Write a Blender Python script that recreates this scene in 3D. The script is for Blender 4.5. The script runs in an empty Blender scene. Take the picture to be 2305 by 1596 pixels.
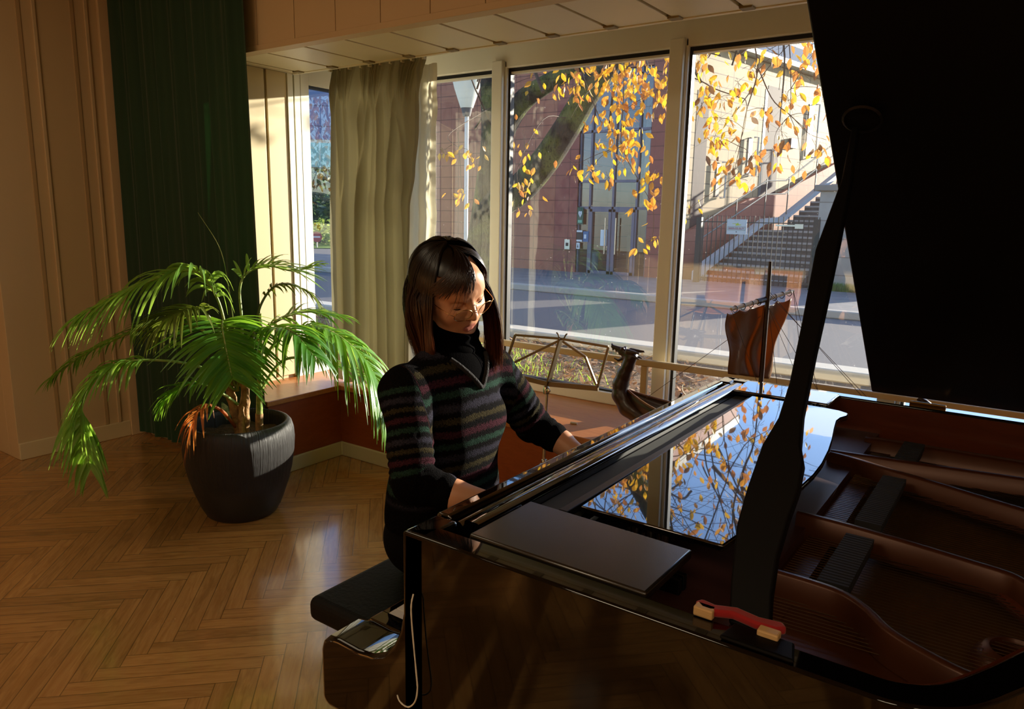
import bpy, bmesh, math, random
import numpy as np
from mathutils import Vector, Matrix
from math import sin, cos, pi, radians, sqrt, atan2, hypot

scene = bpy.context.scene
COL = scene.collection
random.seed(7)

# ---------------------------------------------------------------- colours and materials
def lin(c):
    if isinstance(c, str):
        c = [int(c[i:i+2], 16) for i in (0, 2, 4)]
    return tuple(((x/255)/12.92 if x/255 <= .04045 else ((x/255+.055)/1.055)**2.4) for x in c) + (1.0,)

def new_mat(name):
    m = bpy.data.materials.new(name); m.use_nodes = True
    nt = m.node_tree
    for n in list(nt.nodes): nt.nodes.remove(n)
    out = nt.nodes.new('ShaderNodeOutputMaterial')
    return m, nt, out

def N(nt, kind, **kw):
    n = nt.nodes.new(kind)
    for k, v in kw.items():
        if k.startswith('i_'):
            key = k[2:]
            key = int(key) if key.isdigit() else key.replace('_', ' ')
            n.inputs[key].default_value = v
        else: setattr(n, k, v)
    return n

def mat(name, col, rough=.5, metal=0., var=0., scale=8., bump=0., bscale=60., spec=.5, coat=0., coat_rough=.03,
        stretch=(1, 1, 1), trans=0., tcol=None, sheen=0., mottle=None):
    """principled surface with a little procedural colour variation and bump; trans mixes in translucency"""
    m, nt, out = new_mat(name)
    L = nt.links.new
    b = N(nt, 'ShaderNodeBsdfPrincipled')
    b.inputs['Roughness'].default_value = rough; b.inputs['Metallic'].default_value = metal
    b.inputs['Specular IOR Level'].default_value = spec
    b.inputs['Coat Weight'].default_value = coat; b.inputs['Coat Roughness'].default_value = coat_rough
    b.inputs['Sheen Weight'].default_value = sheen
    c = lin(col)
    tc = N(nt, 'ShaderNodeTexCoord'); mp = N(nt, 'ShaderNodeMapping'); mp.inputs['Scale'].default_value = stretch
    L(tc.outputs['Object'], mp.inputs['Vector'])
    csock = None
    if var or mottle:
        nz = N(nt, 'ShaderNodeTexNoise', i_Scale=scale, i_Detail=5.0, i_Roughness=.6); L(mp.outputs[0], nz.inputs['Vector'])
        mx = N(nt, 'ShaderNodeMix', data_type='RGBA')
        if mottle:
            mx.inputs[6].default_value = c; mx.inputs[7].default_value = lin(mottle)
            rp = N(nt, 'ShaderNodeMapRange'); rp.inputs[1].default_value = .35; rp.inputs[2].default_value = .65
            L(nz.outputs[0], rp.inputs[0]); L(rp.outputs[0], mx.inputs[0])
        else:
            mx.inputs[6].default_value = tuple(x*(1-var) for x in c[:3])+(1,)
            mx.inputs[7].default_value = tuple(min(1, x*(1+var)) for x in c[:3])+(1,)
            L(nz.outputs[0], mx.inputs[0])
        csock = mx.outputs[2]; L(csock, b.inputs['Base Color'])
    else: b.inputs['Base Color'].default_value = c
    if bump:
        n2 = N(nt, 'ShaderNodeTexNoise', i_Scale=bscale, i_Detail=4.0); L(mp.outputs[0], n2.inputs['Vector'])
        bp = N(nt, 'ShaderNodeBump', i_Strength=bump, i_Distance=.01); L(n2.outputs[0], bp.inputs['Height'])
        L(bp.outputs[0], b.inputs['Normal'])
    if trans:
        t = N(nt, 'ShaderNodeBsdfTranslucent'); t.inputs[0].default_value = lin(tcol or col)
        ms = N(nt, 'ShaderNodeMixShader', i_0=trans); L(b.outputs[0], ms.inputs[1]); L(t.outputs[0], ms.inputs[2])
        L(ms.outputs[0], out.inputs[0])
    else: L(b.outputs[0], out.inputs[0])
    m['_b'] = 1
    return m

# ---------------------------------------------------------------- mesh building
class MB:
    def __init__(s): s.v = []; s.f = []; s.m = []; s.uv = None
    def add(s, vs, fs, mi=0):
        o = len(s.v); s.v.extend([tuple(map(float, p)) for p in vs])
        for f in fs: s.f.append(tuple(i+o for i in f)); s.m.append(mi)
        return s
    def box(s, x0, x1, y0, y1, z0, z1, mi=0):
        vs = [(x, y, z) for z in (z0, z1) for y in (y0, y1) for x in (x0, x1)]
        return s.add(vs, [(0, 2, 3, 1), (4, 5, 7, 6), (0, 1, 5, 4), (2, 6, 7, 3), (0, 4, 6, 2), (1, 3, 7, 5)], mi)
    def obox(s, c, ax, ay, az, mi=0):
        c, ax, ay, az = Vector(c), Vector(ax), Vector(ay), Vector(az)
        vs = [c+ax*i+ay*j+az*k for k in (-1, 1) for j in (-1, 1) for i in (-1, 1)]
        return s.add(vs, [(0, 2, 3, 1), (4, 5, 7, 6), (0, 1, 5, 4), (2, 6, 7, 3), (0, 4, 6, 2), (1, 3, 7, 5)], mi)
    def bar(s, a, b, w, h, up=(0, 0, 1), mi=0):
        a, b = Vector(a), Vector(b); d = (b-a); l = d.length; d.normalize()
        sd = d.cross(Vector(up))
        if sd.length < 1e-5: sd = d.cross(Vector((1, 0, 0)))
        sd.normalize(); u = sd.cross(d)
        return s.obox((a+b)/2, d*l/2, sd*w/2, u*h/2, mi)
    def prism(s, pts, vec, mi=0):
        """closed planar outline pts (3D) pushed along vec"""
        n = len(pts); v = Vector(vec)
        a = [Vector(p) for p in pts]; vs = a+[p+v for p in a]
        fs = [tuple(range(n))[::-1], tuple(range(n, 2*n))]+[(i, (i+1) % n, n+(i+1) % n, n+i) for i in range(n)]
        nrm = Vector((0, 0, 0))
        for i in range(n): nrm += a[i].cross(a[(i+1) % n])
        if nrm.dot(v) < 0: fs = [f[::-1] for f in fs]
        return s.add(vs, fs, mi)
    def tube(s, pts, r, n=8, cap=True, mi=0, flat=1.0):
        P = [Vector(p) for p in pts]; k = len(P)
        R = r if isinstance(r, (list, tuple)) else [r]*k
        vs = []; ref = None
        for i in range(k):
            t = (P[min(i+1, k-1)]-P[max(i-1, 0)])
            if t.length < 1e-9: t = Vector((0, 0, 1))
            t.normalize()
            if ref is None:
                ref = Vector((0, 0, 1)) if abs(t.z) < .9 else Vector((1, 0, 0))
            a = t.cross(ref)
            if a.length < 1e-6: a = t.cross(Vector((0, 1, .3)))
            a.normalize(); b = a.cross(t); ref = b
            for j in range(n):
                th = 2*pi*j/n; vs.append(P[i]+a*(R[i]*cos(th))+b*(R[i]*flat*sin(th)))
        fs = [(i*n+j, i*n+(j+1) % n, (i+1)*n+(j+1) % n, (i+1)*n+j) for i in range(k-1) for j in range(n)]
        fs = [f[::-1] for f in fs]
        if cap: fs += [tuple(range(n)), tuple(range((k-1)*n, k*n))[::-1]]
        return s.add(vs, fs, mi)
    def lathe(s, prof, c=(0, 0, 0), n=32, mi=0, axis='z', cap=False):
        c = Vector(c); vs = []
        for r, h in prof:
            for j in range(n):
                th = 2*pi*j/n; x, y = r*cos(th), r*sin(th)
                vs.append(c+(Vector((x, y, h)) if axis == 'z' else Vector((h, x, y)) if axis == 'x' else Vector((y, h, x))))
        k = len(prof)
        fs = [(i*n+j, i*n+(j+1) % n, (i+1)*n+(j+1) % n, (i+1)*n+j) for i in range(k-1) for j in range(n)]
        if cap: fs += [tuple(range(n))[::-1], tuple(range((k-1)*n, k*n))]
        return s.add(vs, fs, mi)
    def ball(s, c, r, n=12, mi=0, sc=(1, 1, 1)):
        prof = [(max(1e-4, sin(pi*i/n))*1.0, -cos(pi*i/n)) for i in range(n+1)]
        o = len(s.v); s.lathe(prof, (0, 0, 0), 2*n, mi)
        for i in range(o, len(s.v)):
            p = s.v[i]; s.v[i] = (c[0]+p[0]*r*sc[0], c[1]+p[1]*r*sc[1], c[2]+p[2]*r*sc[2])
        return s
    def grid(s, rows, mi=0, flip=False):
        k, n = len(rows), len(rows[0]); vs = [p for r in rows for p in r]
        fs = [(i*n+j, i*n+j+1, (i+1)*n+j+1, (i+1)*n+j) for i in range(k-1) for j in range(n-1)]
        if flip: fs = [f[::-1] for f in fs]
        return s.add(vs, fs, mi)
    def build(s, name, mats, parent=None, smooth=None, bevel=0, solid=0, seg=2, loc=None):
        me = bpy.data.meshes.new(name)
        org = Vector(loc) if loc is not None else Vector((0, 0, 0))
        vs = s.v if loc is None else [tuple(Vector(p)-org) for p in s.v]
        me.from_pydata(vs, [], s.f)
        for m_ in (mats if isinstance(mats, (list, tuple)) else [mats]): me.materials.append(m_)
        if any(s.m): me.polygons.foreach_set('material_index', s.m)
        if smooth is not None:
            me.polygons.foreach_set('use_smooth', [True]*len(me.polygons))
            if smooth < 179: me.set_sharp_from_angle(angle=radians(smooth))
        me.update()
        o = bpy.data.objects.new(name, me); COL.objects.link(o)
        if parent is not None:
            o.parent = parent
            if loc is None: o.matrix_parent_inverse = Matrix.Translation(parent_loc(parent)).inverted()
            else: o.location = org-parent_loc(parent)
        elif loc is not None: o.location = org
        if bevel:
            b = o.modifiers.new('edge', 'BEVEL'); b.width = bevel; b.segments = seg; b.limit_method = 'ANGLE'; b.angle_limit = radians(35)
        if solid:
            b = o.modifiers.new('thick', 'SOLIDIFY'); b.thickness = solid; b.offset = 0
        return o

def parent_loc(o):
    if o is None: return Vector((0, 0, 0))
    l = Vector(o.location)
    if o.parent is not None: l = l+o.matrix_parent_inverse.translation+parent_loc(o.parent)
    return l

def tag(o, label=None, cat=None, group=None, kind=None):
    if label: o['label'] = label
    if cat: o['category'] = cat
    if group: o['group'] = group
    if kind: o['kind'] = kind
    return o

def thing(name, label, cat, loc=(0, 0, 0), group=None):
    o = bpy.data.objects.new(name, None); COL.objects.link(o); o.location = loc; o.empty_display_size = .1
    return tag(o, label, cat, group)

def struct(o, label=None, cat=None):
    o['kind'] = 'structure'
    return tag(o, label, cat)

def copy_tree(o, parent=None):
    c = o.copy(); COL.objects.link(c); c.parent = parent
    for ch in list(o.children): copy_tree(ch, c)
    return c

def interp(pts, n):
    """smooth Catmull-Rom resample of a polyline"""
    P = [Vector(p) for p in pts]; Q = [2*P[0]-P[1]]+P+[2*P[-1]-P[-2]]; out = []
    m = len(P)-1
    for i in range(n):
        t = i/(n-1)*m; k = min(int(t), m-1); u = t-k
        a, b, c, d = Q[k], Q[k+1], Q[k+2], Q[k+3]
        out.append(.5*((2*b)+(c-a)*u+(2*a-5*b+4*c-d)*u*u+(3*b-a-3*c+d)*u*u*u))
    return out

# ---------------------------------------------------------------- implicit solids for bodies and carvings
class Field:
    """signed distances on a grid, blended with smooth unions, meshed with surface nets"""
    def __init__(s, lo, hi, h):
        s.lo = np.array(lo, float); s.h = h
        s.n = np.ceil((np.array(hi)-s.lo)/h).astype(int)+1
        s.d = np.full(s.n, .2, np.float32)
    def _win(s, a, b):
        i0 = np.clip(np.floor((a-s.lo)/s.h).astype(int), 0, s.n); i1 = np.clip(np.ceil((b-s.lo)/s.h).astype(int)+1, 0, s.n)
        ax = [s.lo[k]+s.h*np.arange(i0[k], i1[k]) for k in range(3)]
        return tuple(slice(i0[k], i1[k]) for k in range(3)), np.meshgrid(*ax, indexing='ij', sparse=True)
    def _mix(s, sl, e, k, sub=False):
        d = s.d[sl]
        if d.size == 0: return
        if sub: e = -e; hh = np.clip(.5-.5*(e-d)/max(k, 1e-6)*1, 0, 1) if k else None
        if sub:
            s.d[sl] = np.maximum(d, e) if not k else d*(1-np.clip(.5+.5*(e-d)/k, 0, 1))+e*np.clip(.5+.5*(e-d)/k, 0, 1)+k*np.clip(.5+.5*(e-d)/k, 0, 1)*(1-np.clip(.5+.5*(e-d)/k, 0, 1))
            return
        if k:
            t = np.clip(.5+.5*(e-d)/k, 0, 1); s.d[sl] = e*(1-t)+d*t-k*t*(1-t)
        else: s.d[sl] = np.minimum(d, e)
    def ell(s, c, r, k=0., rot=None, sub=False):
        c = np.array(c, float); r = np.array(r, float); m = r.max()+k+3*s.h
        sl, (X, Y, Z) = s._win(c-m, c+m)
        X, Y, Z = X-c[0], Y-c[1], Z-c[2]
        if rot is not None:
            R = np.array(rot).T
            X, Y, Z = R[0, 0]*X+R[0, 1]*Y+R[0, 2]*Z, R[1, 0]*X+R[1, 1]*Y+R[1, 2]*Z, R[2, 0]*X+R[2, 1]*Y+R[2, 2]*Z
        q = np.sqrt((X/r[0])**2+(Y/r[1])**2+(Z/r[2])**2)
        g = np.sqrt((X/r[0]**2)**2+(Y/r[1]**2)**2+(Z/r[2]**2)**2)+1e-6
        s._mix(sl, q*(q-1)/g, k, sub)
        return s
    def cap(s, a, b, ra, rb, k=0., sub=False, wob=None, flat=None):
        """tapered capsule; flat=(axis vector, factor) squeezes the section along an axis"""
        a = np.array(a, float); b = np.array(b, float); m = max(ra, rb)*1.6+k+3*s.h
        sl, (X, Y, Z) = s._win(np.minimum(a, b)-m, np.maximum(a, b)+m)
        ab = b-a; L2 = ab@ab
        t = np.clip(((X-a[0])*ab[0]+(Y-a[1])*ab[1]+(Z-a[2])*ab[2])/L2, 0, 1)
        dx, dy, dz = X-a[0]-t*ab[0], Y-a[1]-t*ab[1], Z-a[2]-t*ab[2]
        if flat is not None:
            f = np.array(flat[0], float); f /= np.linalg.norm(f); p = (dx*f[0]+dy*f[1]+dz*f[2])*(flat[1]-1)
            dx, dy, dz = dx+p*f[0], dy+p*f[1], dz+p*f[2]
        r = ra+(rb-ra)*t
        if wob is not None: r = r+wob(t*math.sqrt(L2), X, Y, Z)
        s._mix(sl, np.sqrt(dx*dx+dy*dy+dz*dz)-r, k, sub)
        return s
    def chain(s, pts, rs, k=.01):
        for i in range(len(pts)-1): s.cap(pts[i], pts[i+1], rs[i], rs[i+1], k if i else k)
        return s
    def mesh(s):
        d = s.d; ins = d < 0
        cnt = np.zeros(np.array(d.shape)-1, np.uint8)
        offs = [(i, j, k) for i in (0, 1) for j in (0, 1) for k in (0, 1)]
        sh = [slice(o, d.shape[a]-1+o) for a in range(3) for o in (0, 1)]
        for (i, j, k) in offs: cnt += ins[sh[i], sh[2+j], sh[4+k]]
        act = (cnt > 0) & (cnt < 8); idx = np.argwhere(act)
        ids = np.full(act.shape, -1, np.int32); ids[act] = np.arange(len(idx))
        cd = {o: d[idx[:, 0]+o[0], idx[:, 1]+o[1], idx[:, 2]+o[2]] for o in offs}
        acc = np.zeros((len(idx), 3)); num = np.zeros(len(idx))
        for o in offs:
            for a in range(3):
                if o[a] == 0:
                    p = list(o); p[a] = 1; d0, d1 = cd[o], cd[tuple(p)]
                    mk = (d0 < 0) != (d1 < 0); den = np.where(mk, d0-d1, 1); t = np.where(mk, d0/den, 0)
                    pos = np.tile(np.array(o, float), (len(idx), 1)); pos[:, a] = t
                    acc += pos*mk[:, None]; num += mk
        V = (idx+acc/num[:, None])*s.h+s.lo
        F = []
        for a in range(3):
            b, c = (a+1) % 3, (a+2) % 3
            n = d.shape
            s0 = [slice(1, n[i]-1) for i in range(3)]; s1 = list(s0); s0[a] = slice(0, n[a]-1); s1[a] = slice(1, n[a])
            A, B = ins[tuple(s0)], ins[tuple(s1)]; e = np.argwhere(A != B)
            if len(e) == 0: continue
            up = A[e[:, 0], e[:, 1], e[:, 2]]
            off = np.ones(3, int); off[a] = 0; e = e+off
            def cell(db, dc):
                q = e.copy(); q[:, b] += db; q[:, c] += dc
                return ids[q[:, 0], q[:, 1], q[:, 2]]
            q = np.stack([cell(-1, -1), cell(0, -1), cell(0, 0), cell(-1, 0)], 1)
            q[~up] = q[~up][:, ::-1]; F.append(q)
        F = np.concatenate(F)
        return V, F

def relax(V, F, it=2, f=.5):
    """light Laplacian smoothing of a quad mesh"""
    for _ in range(it):
        S = np.zeros_like(V); C = np.zeros(len(V))
        for i in range(4):
            a, b = F[:, i], F[:, (i+1) % 4]
            np.add.at(S, a, V[b]); np.add.at(C, a, 1); np.add.at(S, b, V[a]); np.add.at(C, b, 1)
        V = V+f*(S/np.maximum(C, 1)[:, None]-V)
    return V

def np_mesh(name, V, F, mats, parent=None, attr=None, mi=None):
    me = bpy.data.meshes.new(name)
    me.vertices.add(len(V)); me.vertices.foreach_set('co', np.asarray(V, np.float32).ravel())
    k = F.shape[1]
    me.loops.add(F.size); me.loops.foreach_set('vertex_index', F.astype(np.int32).ravel())
    me.polygons.add(len(F)); me.polygons.foreach_set('loop_start', np.arange(0, F.size, k, dtype=np.int32))
    me.polygons.foreach_set('use_smooth', [True]*len(F))
    for m_ in (mats if isinstance(mats, (list, tuple)) else [mats]): me.materials.append(m_)
    if mi is not None: me.polygons.foreach_set('material_index', np.asarray(mi, np.int32))
    me.update(calc_edges=True); me.validate()
    for kname, val in (attr or {}).items():
        at = me.attributes.new(kname, 'FLOAT', 'POINT'); at.data.foreach_set('value', np.asarray(val, np.float32))
    o = bpy.data.objects.new(name, me); COL.objects.link(o)
    if parent is not None:
        o.parent = parent; o.matrix_parent_inverse = Matrix.Translation(parent_loc(parent)).inverted()
    return o
# ================================================================ camera, sky, sun
cam = bpy.data.cameras.new('camera'); camo = bpy.data.objects.new('camera', cam); COL.objects.link(camo)
YAW, PIT, ROLL = 0.61396433, 0.18915678, -0.0193766
cam.sensor_fit = 'HORIZONTAL'; cam.sensor_width = 36.0; cam.lens = 36.0*1657.57/2305.0
cam.clip_start = .02; cam.clip_end = 300
fwd = Vector((-sin(YAW)*cos(PIT), cos(YAW)*cos(PIT), -sin(PIT))); rgt = Vector((cos(YAW), sin(YAW), 0)); dwn = fwd.cross(rgt)
r2 = rgt*cos(ROLL)+dwn*sin(ROLL); d2 = dwn*cos(ROLL)-rgt*sin(ROLL)
camo.matrix_world = Matrix((( r2.x, -d2.x, -fwd.x, 0), (r2.y, -d2.y, -fwd.y, 0), (r2.z, -d2.z, -fwd.z, 1.46), (0, 0, 0, 1)))
scene.camera = camo

SUN = Vector((.42, 1.0, .19)).normalized()
sl = bpy.data.lights.new('sun', 'SUN'); sl.energy = 13.0; sl.angle = radians(.6); sl.color = (1.0, .90, .74)
so = bpy.data.objects.new('sun', sl); COL.objects.link(so)
so.rotation_euler = SUN.to_track_quat('Z', 'Y').to_euler(); so.location = (12, 28, 9)

w = bpy.data.worlds.new('sky'); scene.world = w; w.use_nodes = True
nt = w.node_tree
for n in list(nt.nodes): nt.nodes.remove(n)
sky = N(nt, 'ShaderNodeTexSky'); sky.sky_type = 'NISHITA'; sky.sun_disc = False
sky.sun_elevation = radians(32); sky.sun_rotation = atan2(SUN.x, SUN.y); sky.air_density = 1.0; sky.dust_density = .6; sky.ozone_density = 2.0
bg = N(nt, 'ShaderNodeBackground'); bg.inputs[1].default_value = .30
wo = N(nt, 'ShaderNodeOutputWorld'); tint = N(nt, 'ShaderNodeVectorMath', operation='MULTIPLY'); tint.inputs[1].default_value = (.78, .92, 1.12); nt.links.new(sky.outputs[0], tint.inputs[0]); nt.links.new(tint.outputs[0], bg.inputs[0]); nt.links.new(bg.outputs[0], wo.inputs[0])

scene.view_settings.view_transform = 'Standard'; scene.view_settings.look = 'None'
scene.view_settings.exposure = 0.2; scene.view_settings.gamma = 1.0; scene.view_settings.use_curve_mapping = False
cy = scene.cycles
cy.max_bounces = 9; cy.diffuse_bounces = 4; cy.glossy_bounces = 4; cy.transmission_bounces = 6; cy.transparent_max_bounces = 12
cy.caustics_reflective = False; cy.caustics_refractive = False; cy.sample_clamp_indirect = 4.0; cy.use_denoising = True

# ================================================================ shared materials
M = {}
M['cream'] = mat('cream_paint', 'd6c49a', .45, var=.03, scale=3)
M['wallbrown'] = mat('wall_paint', 'cdb38a', .55, var=.04, scale=2.5)
M['white'] = mat('white_lacquer', 'e2ddc4', .35, var=.02)
M['whitepost'] = mat('window_white', 'f0edde', .3)
M['soffit'] = mat('soffit_board', 'e2d6b4', .4, var=.04, scale=4)
M['plaster'] = mat('plaster', 'b8aa92', .8, var=.03)
M['dark'] = mat('dark_gasket', '0b0a0a', .5)
M['metal'] = mat('brushed_steel', 'b9b6ae', .3, 1.0)
M['chrome'] = mat('chrome', 'd8d8d8', .12, 1.0)
M['brass'] = mat('brass', '6e4c22', .35, 1.0)
M['blackmat'] = mat('black_rubber', '0c0b0b', .6)

def wood_mat(name, c1, c2, rough=.35, scale=6., stretch=(1, 12, 12), coat=0., rnd=False, spec=.5):
    m, nt, out = new_mat(name); L = nt.links.new
    b = N(nt, 'ShaderNodeBsdfPrincipled'); b.inputs['Roughness'].default_value = rough; b.inputs['Coat Weight'].default_value = coat
    b.inputs['Coat Roughness'].default_value = .12; b.inputs['Specular IOR Level'].default_value = spec
    tc = N(nt, 'ShaderNodeTexCoord'); mp = N(nt, 'ShaderNodeMapping'); mp.inputs['Scale'].default_value = stretch
    L(tc.outputs['Object'], mp.inputs['Vector'])
    nz = N(nt, 'ShaderNodeTexNoise', i_Scale=scale, i_Detail=6.0, i_Roughness=.65, i_Distortion=1.2); L(mp.outputs[0], nz.inputs['Vector'])
    rp = N(nt, 'ShaderNodeMapRange'); rp.inputs[1].default_value = .3; rp.inputs[2].default_value = .7; L(nz.outputs[0], rp.inputs[0])
    mx = N(nt, 'ShaderNodeMix', data_type='RGBA'); mx.inputs[6].default_value = lin(c1); mx.inputs[7].default_value = lin(c2)
    L(rp.outputs[0], mx.inputs[0]); L(mx.outputs[2], b.inputs['Base Color'])
    bp = N(nt, 'ShaderNodeBump', i_Strength=.08, i_Distance=.005); L(nz.outputs[0], bp.inputs['Height']); L(bp.outputs[0], b.inputs['Normal'])
    L(b.outputs[0], out.inputs[0]); return m
M['sillwood'] = wood_mat('sill_wood', 'ac6836', 'c07c44', .32, 5, (1, 7, 7))
M['panelwood'] = wood_mat('seat_panel', '8a3f18', '9c4c20', .4, 5, (2, 2, 6))

# parquet: every strip is a face with its own tone and grain direction
def parquet_mat():
    m, nt, out = new_mat('oak_parquet'); L = nt.links.new
    b = N(nt, 'ShaderNodeBsdfPrincipled'); b.inputs['Specular IOR Level'].default_value = .5; b.inputs['Coat Weight'].default_value = .7; b.inputs['Coat Roughness'].default_value = .10
    uv = N(nt, 'ShaderNodeUVMap', uv_map='strip'); rn = N(nt, 'ShaderNodeAttribute', attribute_name='tone')
    cx = N(nt, 'ShaderNodeCombineXYZ'); sx = N(nt, 'ShaderNodeSeparateXYZ'); L(uv.outputs[0], sx.inputs[0])
    mu = N(nt, 'ShaderNodeMath', operation='MULTIPLY', i_1=37.0); L(rn.outputs['Fac'], mu.inputs[0])
    L(sx.outputs[0], cx.inputs[0]); L(sx.outputs[1], cx.inputs[1]); L(mu.outputs[0], cx.inputs[2])
    mp = N(nt, 'ShaderNodeMapping'); mp.inputs['Scale'].default_value = (4, 42, 1); L(cx.outputs[0], mp.inputs[0])
    nz = N(nt, 'ShaderNodeTexNoise', i_Scale=1.0, i_Detail=6.0, i_Roughness=.6, i_Distortion=1.6); L(mp.outputs[0], nz.inputs[0])
    mp2 = N(nt, 'ShaderNodeMapping'); mp2.inputs['Scale'].default_value = (7, 26, 1); L(cx.outputs[0], mp2.inputs[0])
    wv = N(nt, 'ShaderNodeTexWave', wave_type='RINGS', i_Scale=.9, i_Distortion=7.0, i_Detail=3.0); L(mp2.outputs[0], wv.inputs[0])
    rp = N(nt, 'ShaderNodeMapRange'); rp.inputs[1].default_value = .3; rp.inputs[2].default_value = .72; L(nz.outputs[0], rp.inputs[0])
    mx = N(nt, 'ShaderNodeMix', data_type='RGBA'); mx.inputs[6].default_value = lin('a06e36'); mx.inputs[7].default_value = lin('ba874a'); L(rp.outputs[0], mx.inputs[0])
    w1 = N(nt, 'ShaderNodeMapRange'); w1.inputs[1].default_value = .0; w1.inputs[2].default_value = .35; w1.inputs[3].default_value = .85; w1.inputs[4].default_value = 1.0; L(wv.outputs['Fac'], w1.inputs[0])
    t1 = N(nt, 'ShaderNodeMapRange'); t1.inputs[3].default_value = .76; t1.inputs[4].default_value = 1.12; L(rn.outputs['Fac'], t1.inputs[0])
    mm = N(nt, 'ShaderNodeMath', operation='MULTIPLY'); L(w1.outputs[0], mm.inputs[0]); L(t1.outputs[0], mm.inputs[1])
    vm = N(nt, 'ShaderNodeVectorMath', operation='SCALE'); L(mx.outputs[2], vm.inputs[0]); L(mm.outputs[0], vm.inputs['Scale'])
    # joints
    ed = N(nt, 'ShaderNodeAttribute', attribute_name='tone')
    def edge(sock, wdt):
        a = N(nt, 'ShaderNodeMath', operation='SUBTRACT', i_0=wdt); L(sock, a.inputs[1])
        mn = N(nt, 'ShaderNodeMath', operation='MINIMUM'); L(sock, mn.inputs[0]); L(a.outputs[0], mn.inputs[1]); return mn
    e1 = edge(sx.outputs[1], .064); e2 = edge(sx.outputs[0], .512)
    mn = N(nt, 'ShaderNodeMath', operation='MINIMUM'); L(e1.outputs[0], mn.inputs[0]); L(e2.outputs[0], mn.inputs[1])
    er = N(nt, 'ShaderNodeMapRange'); er.inputs[1].default_value = .0006; er.inputs[2].default_value = .0022; er.inputs[3].default_value = .38; L(mn.outputs[0], er.inputs[0])
    v2 = N(nt, 'ShaderNodeVectorMath', operation='SCALE'); L(vm.outputs[0], v2.inputs[0]); L(er.outputs[0], v2.inputs['Scale'])
    L(v2.outputs[0], b.inputs['Base Color'])
    geo = N(nt, 'ShaderNodeTexCoord'); n3 = N(nt, 'ShaderNodeTexNoise', i_Scale=3.5, i_Detail=5.0); L(geo.outputs['Object'], n3.inputs[0])
    rr = N(nt, 'ShaderNodeMapRange'); rr.inputs[3].default_value = .14; rr.inputs[4].default_value = .32; L(n3.outputs[0], rr.inputs[0]); L(rr.outputs[0], b.inputs['Roughness'])
    n4 = N(nt, 'ShaderNodeTexNoise', i_Scale=14.0, i_Detail=4.0); L(geo.outputs['Object'], n4.inputs[0])
    ad = N(nt, 'ShaderNodeMath', operation='MULTIPLY_ADD', i_1=.5); L(er.outputs[0], ad.inputs[0]); L(n4.outputs[0], ad.inputs[2])
    bp = N(nt, 'ShaderNodeBump', i_Strength=.10, i_Distance=.004); L(ad.outputs[0], bp.inputs['Height']); L(bp.outputs[0], b.inputs['Normal'])
    L(b.outputs[0], out.inputs[0]); return m

def make_floor():
    W, n = .064, 8
    me = bpy.data.meshes.new('floor'); V = []; Fc = []; UV = []; tone = []
    c45 = cos(pi/4)
    def put(u0, v0, du, dv, along_u):
        q = [(u0, v0), (u0+du, v0), (u0+du, v0+dv), (u0, v0+dv)]
        P = [((u-v)*c45*W-.8, (u+v)*c45*W-.6) for u, v in q]
        cx_, cy_ = sum(p[0] for p in P)/4, sum(p[1] for p in P)/4
        if not (-5.4 < cx_ < 3.8 and -4.7 < cy_ < 3.1): return
        o = len(V); V.extend([(p[0], p[1], 0) for p in P]); Fc.append((o, o+1, o+2, o+3))
        if along_u: UV.extend([(0, 0), (n*W, 0), (n*W, W), (0, W)])
        else: UV.extend([(0, 0), (0, W), (n*W, W), (n*W, 0)])
        tone.append(random.betavariate(2, 2))
    R = 110
    for j in range(-R, R):
        for i in range(-R, R):
            k = (i-j) % (2*n)
            if k == 0: put(i, j, n, 1, True)
            elif k == 2*n-1: put(i, j, 1, n, False)
    me.from_pydata(V, [], Fc)
    me.materials.append(parquet_mat())
    ul = me.uv_layers.new(name='strip')
    for i, t in enumerate(UV): ul.data[i].uv = t
    at = me.attributes.new('tone', 'FLOAT', 'FACE'); at.data.foreach_set('value', tone)
    o = bpy.data.objects.new('floor', me); COL.objects.link(o)
    return struct(o)
make_floor()

# ================================================================ walls
ZC = 3.1
# left wall with vertical battens, returning at its near end
b = MB(); b.box(-4.80, -4.67, 1.69, 2.44, 0, ZC)
b.box(-5.25, -4.80, 1.69, 1.78, 0, ZC)
for y in (1.992, 2.272): b.box(-4.67, -4.658, y-.010, y+.010, .10, ZC)
for y in (1.915, 2.195): b.box(-4.671, -4.664, y-.012, y+.012, .10, ZC, 1)
b.box(-4.67, -4.645, 2.335, 2.44, 0, ZC)
struct(b.build('wall_left', [M['wallbrown'], mat('wall_groove', 'b4976c', .7)], bevel=.003))
struct(MB().box(-4.67, -4.655, 1.69, 2.335, 0, .10).build('baseboard_left', M['cream'], bevel=.004))
b = MB(); b.box(-5.25, -5.12, -4.5, 1.69, 0, ZC)
for i in range(16): b.box(-5.12, -5.108, -4.3+i*.37, -4.28+i*.37, 0, ZC)
struct(b.build('wall_recess', M['wallbrown']))
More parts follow.
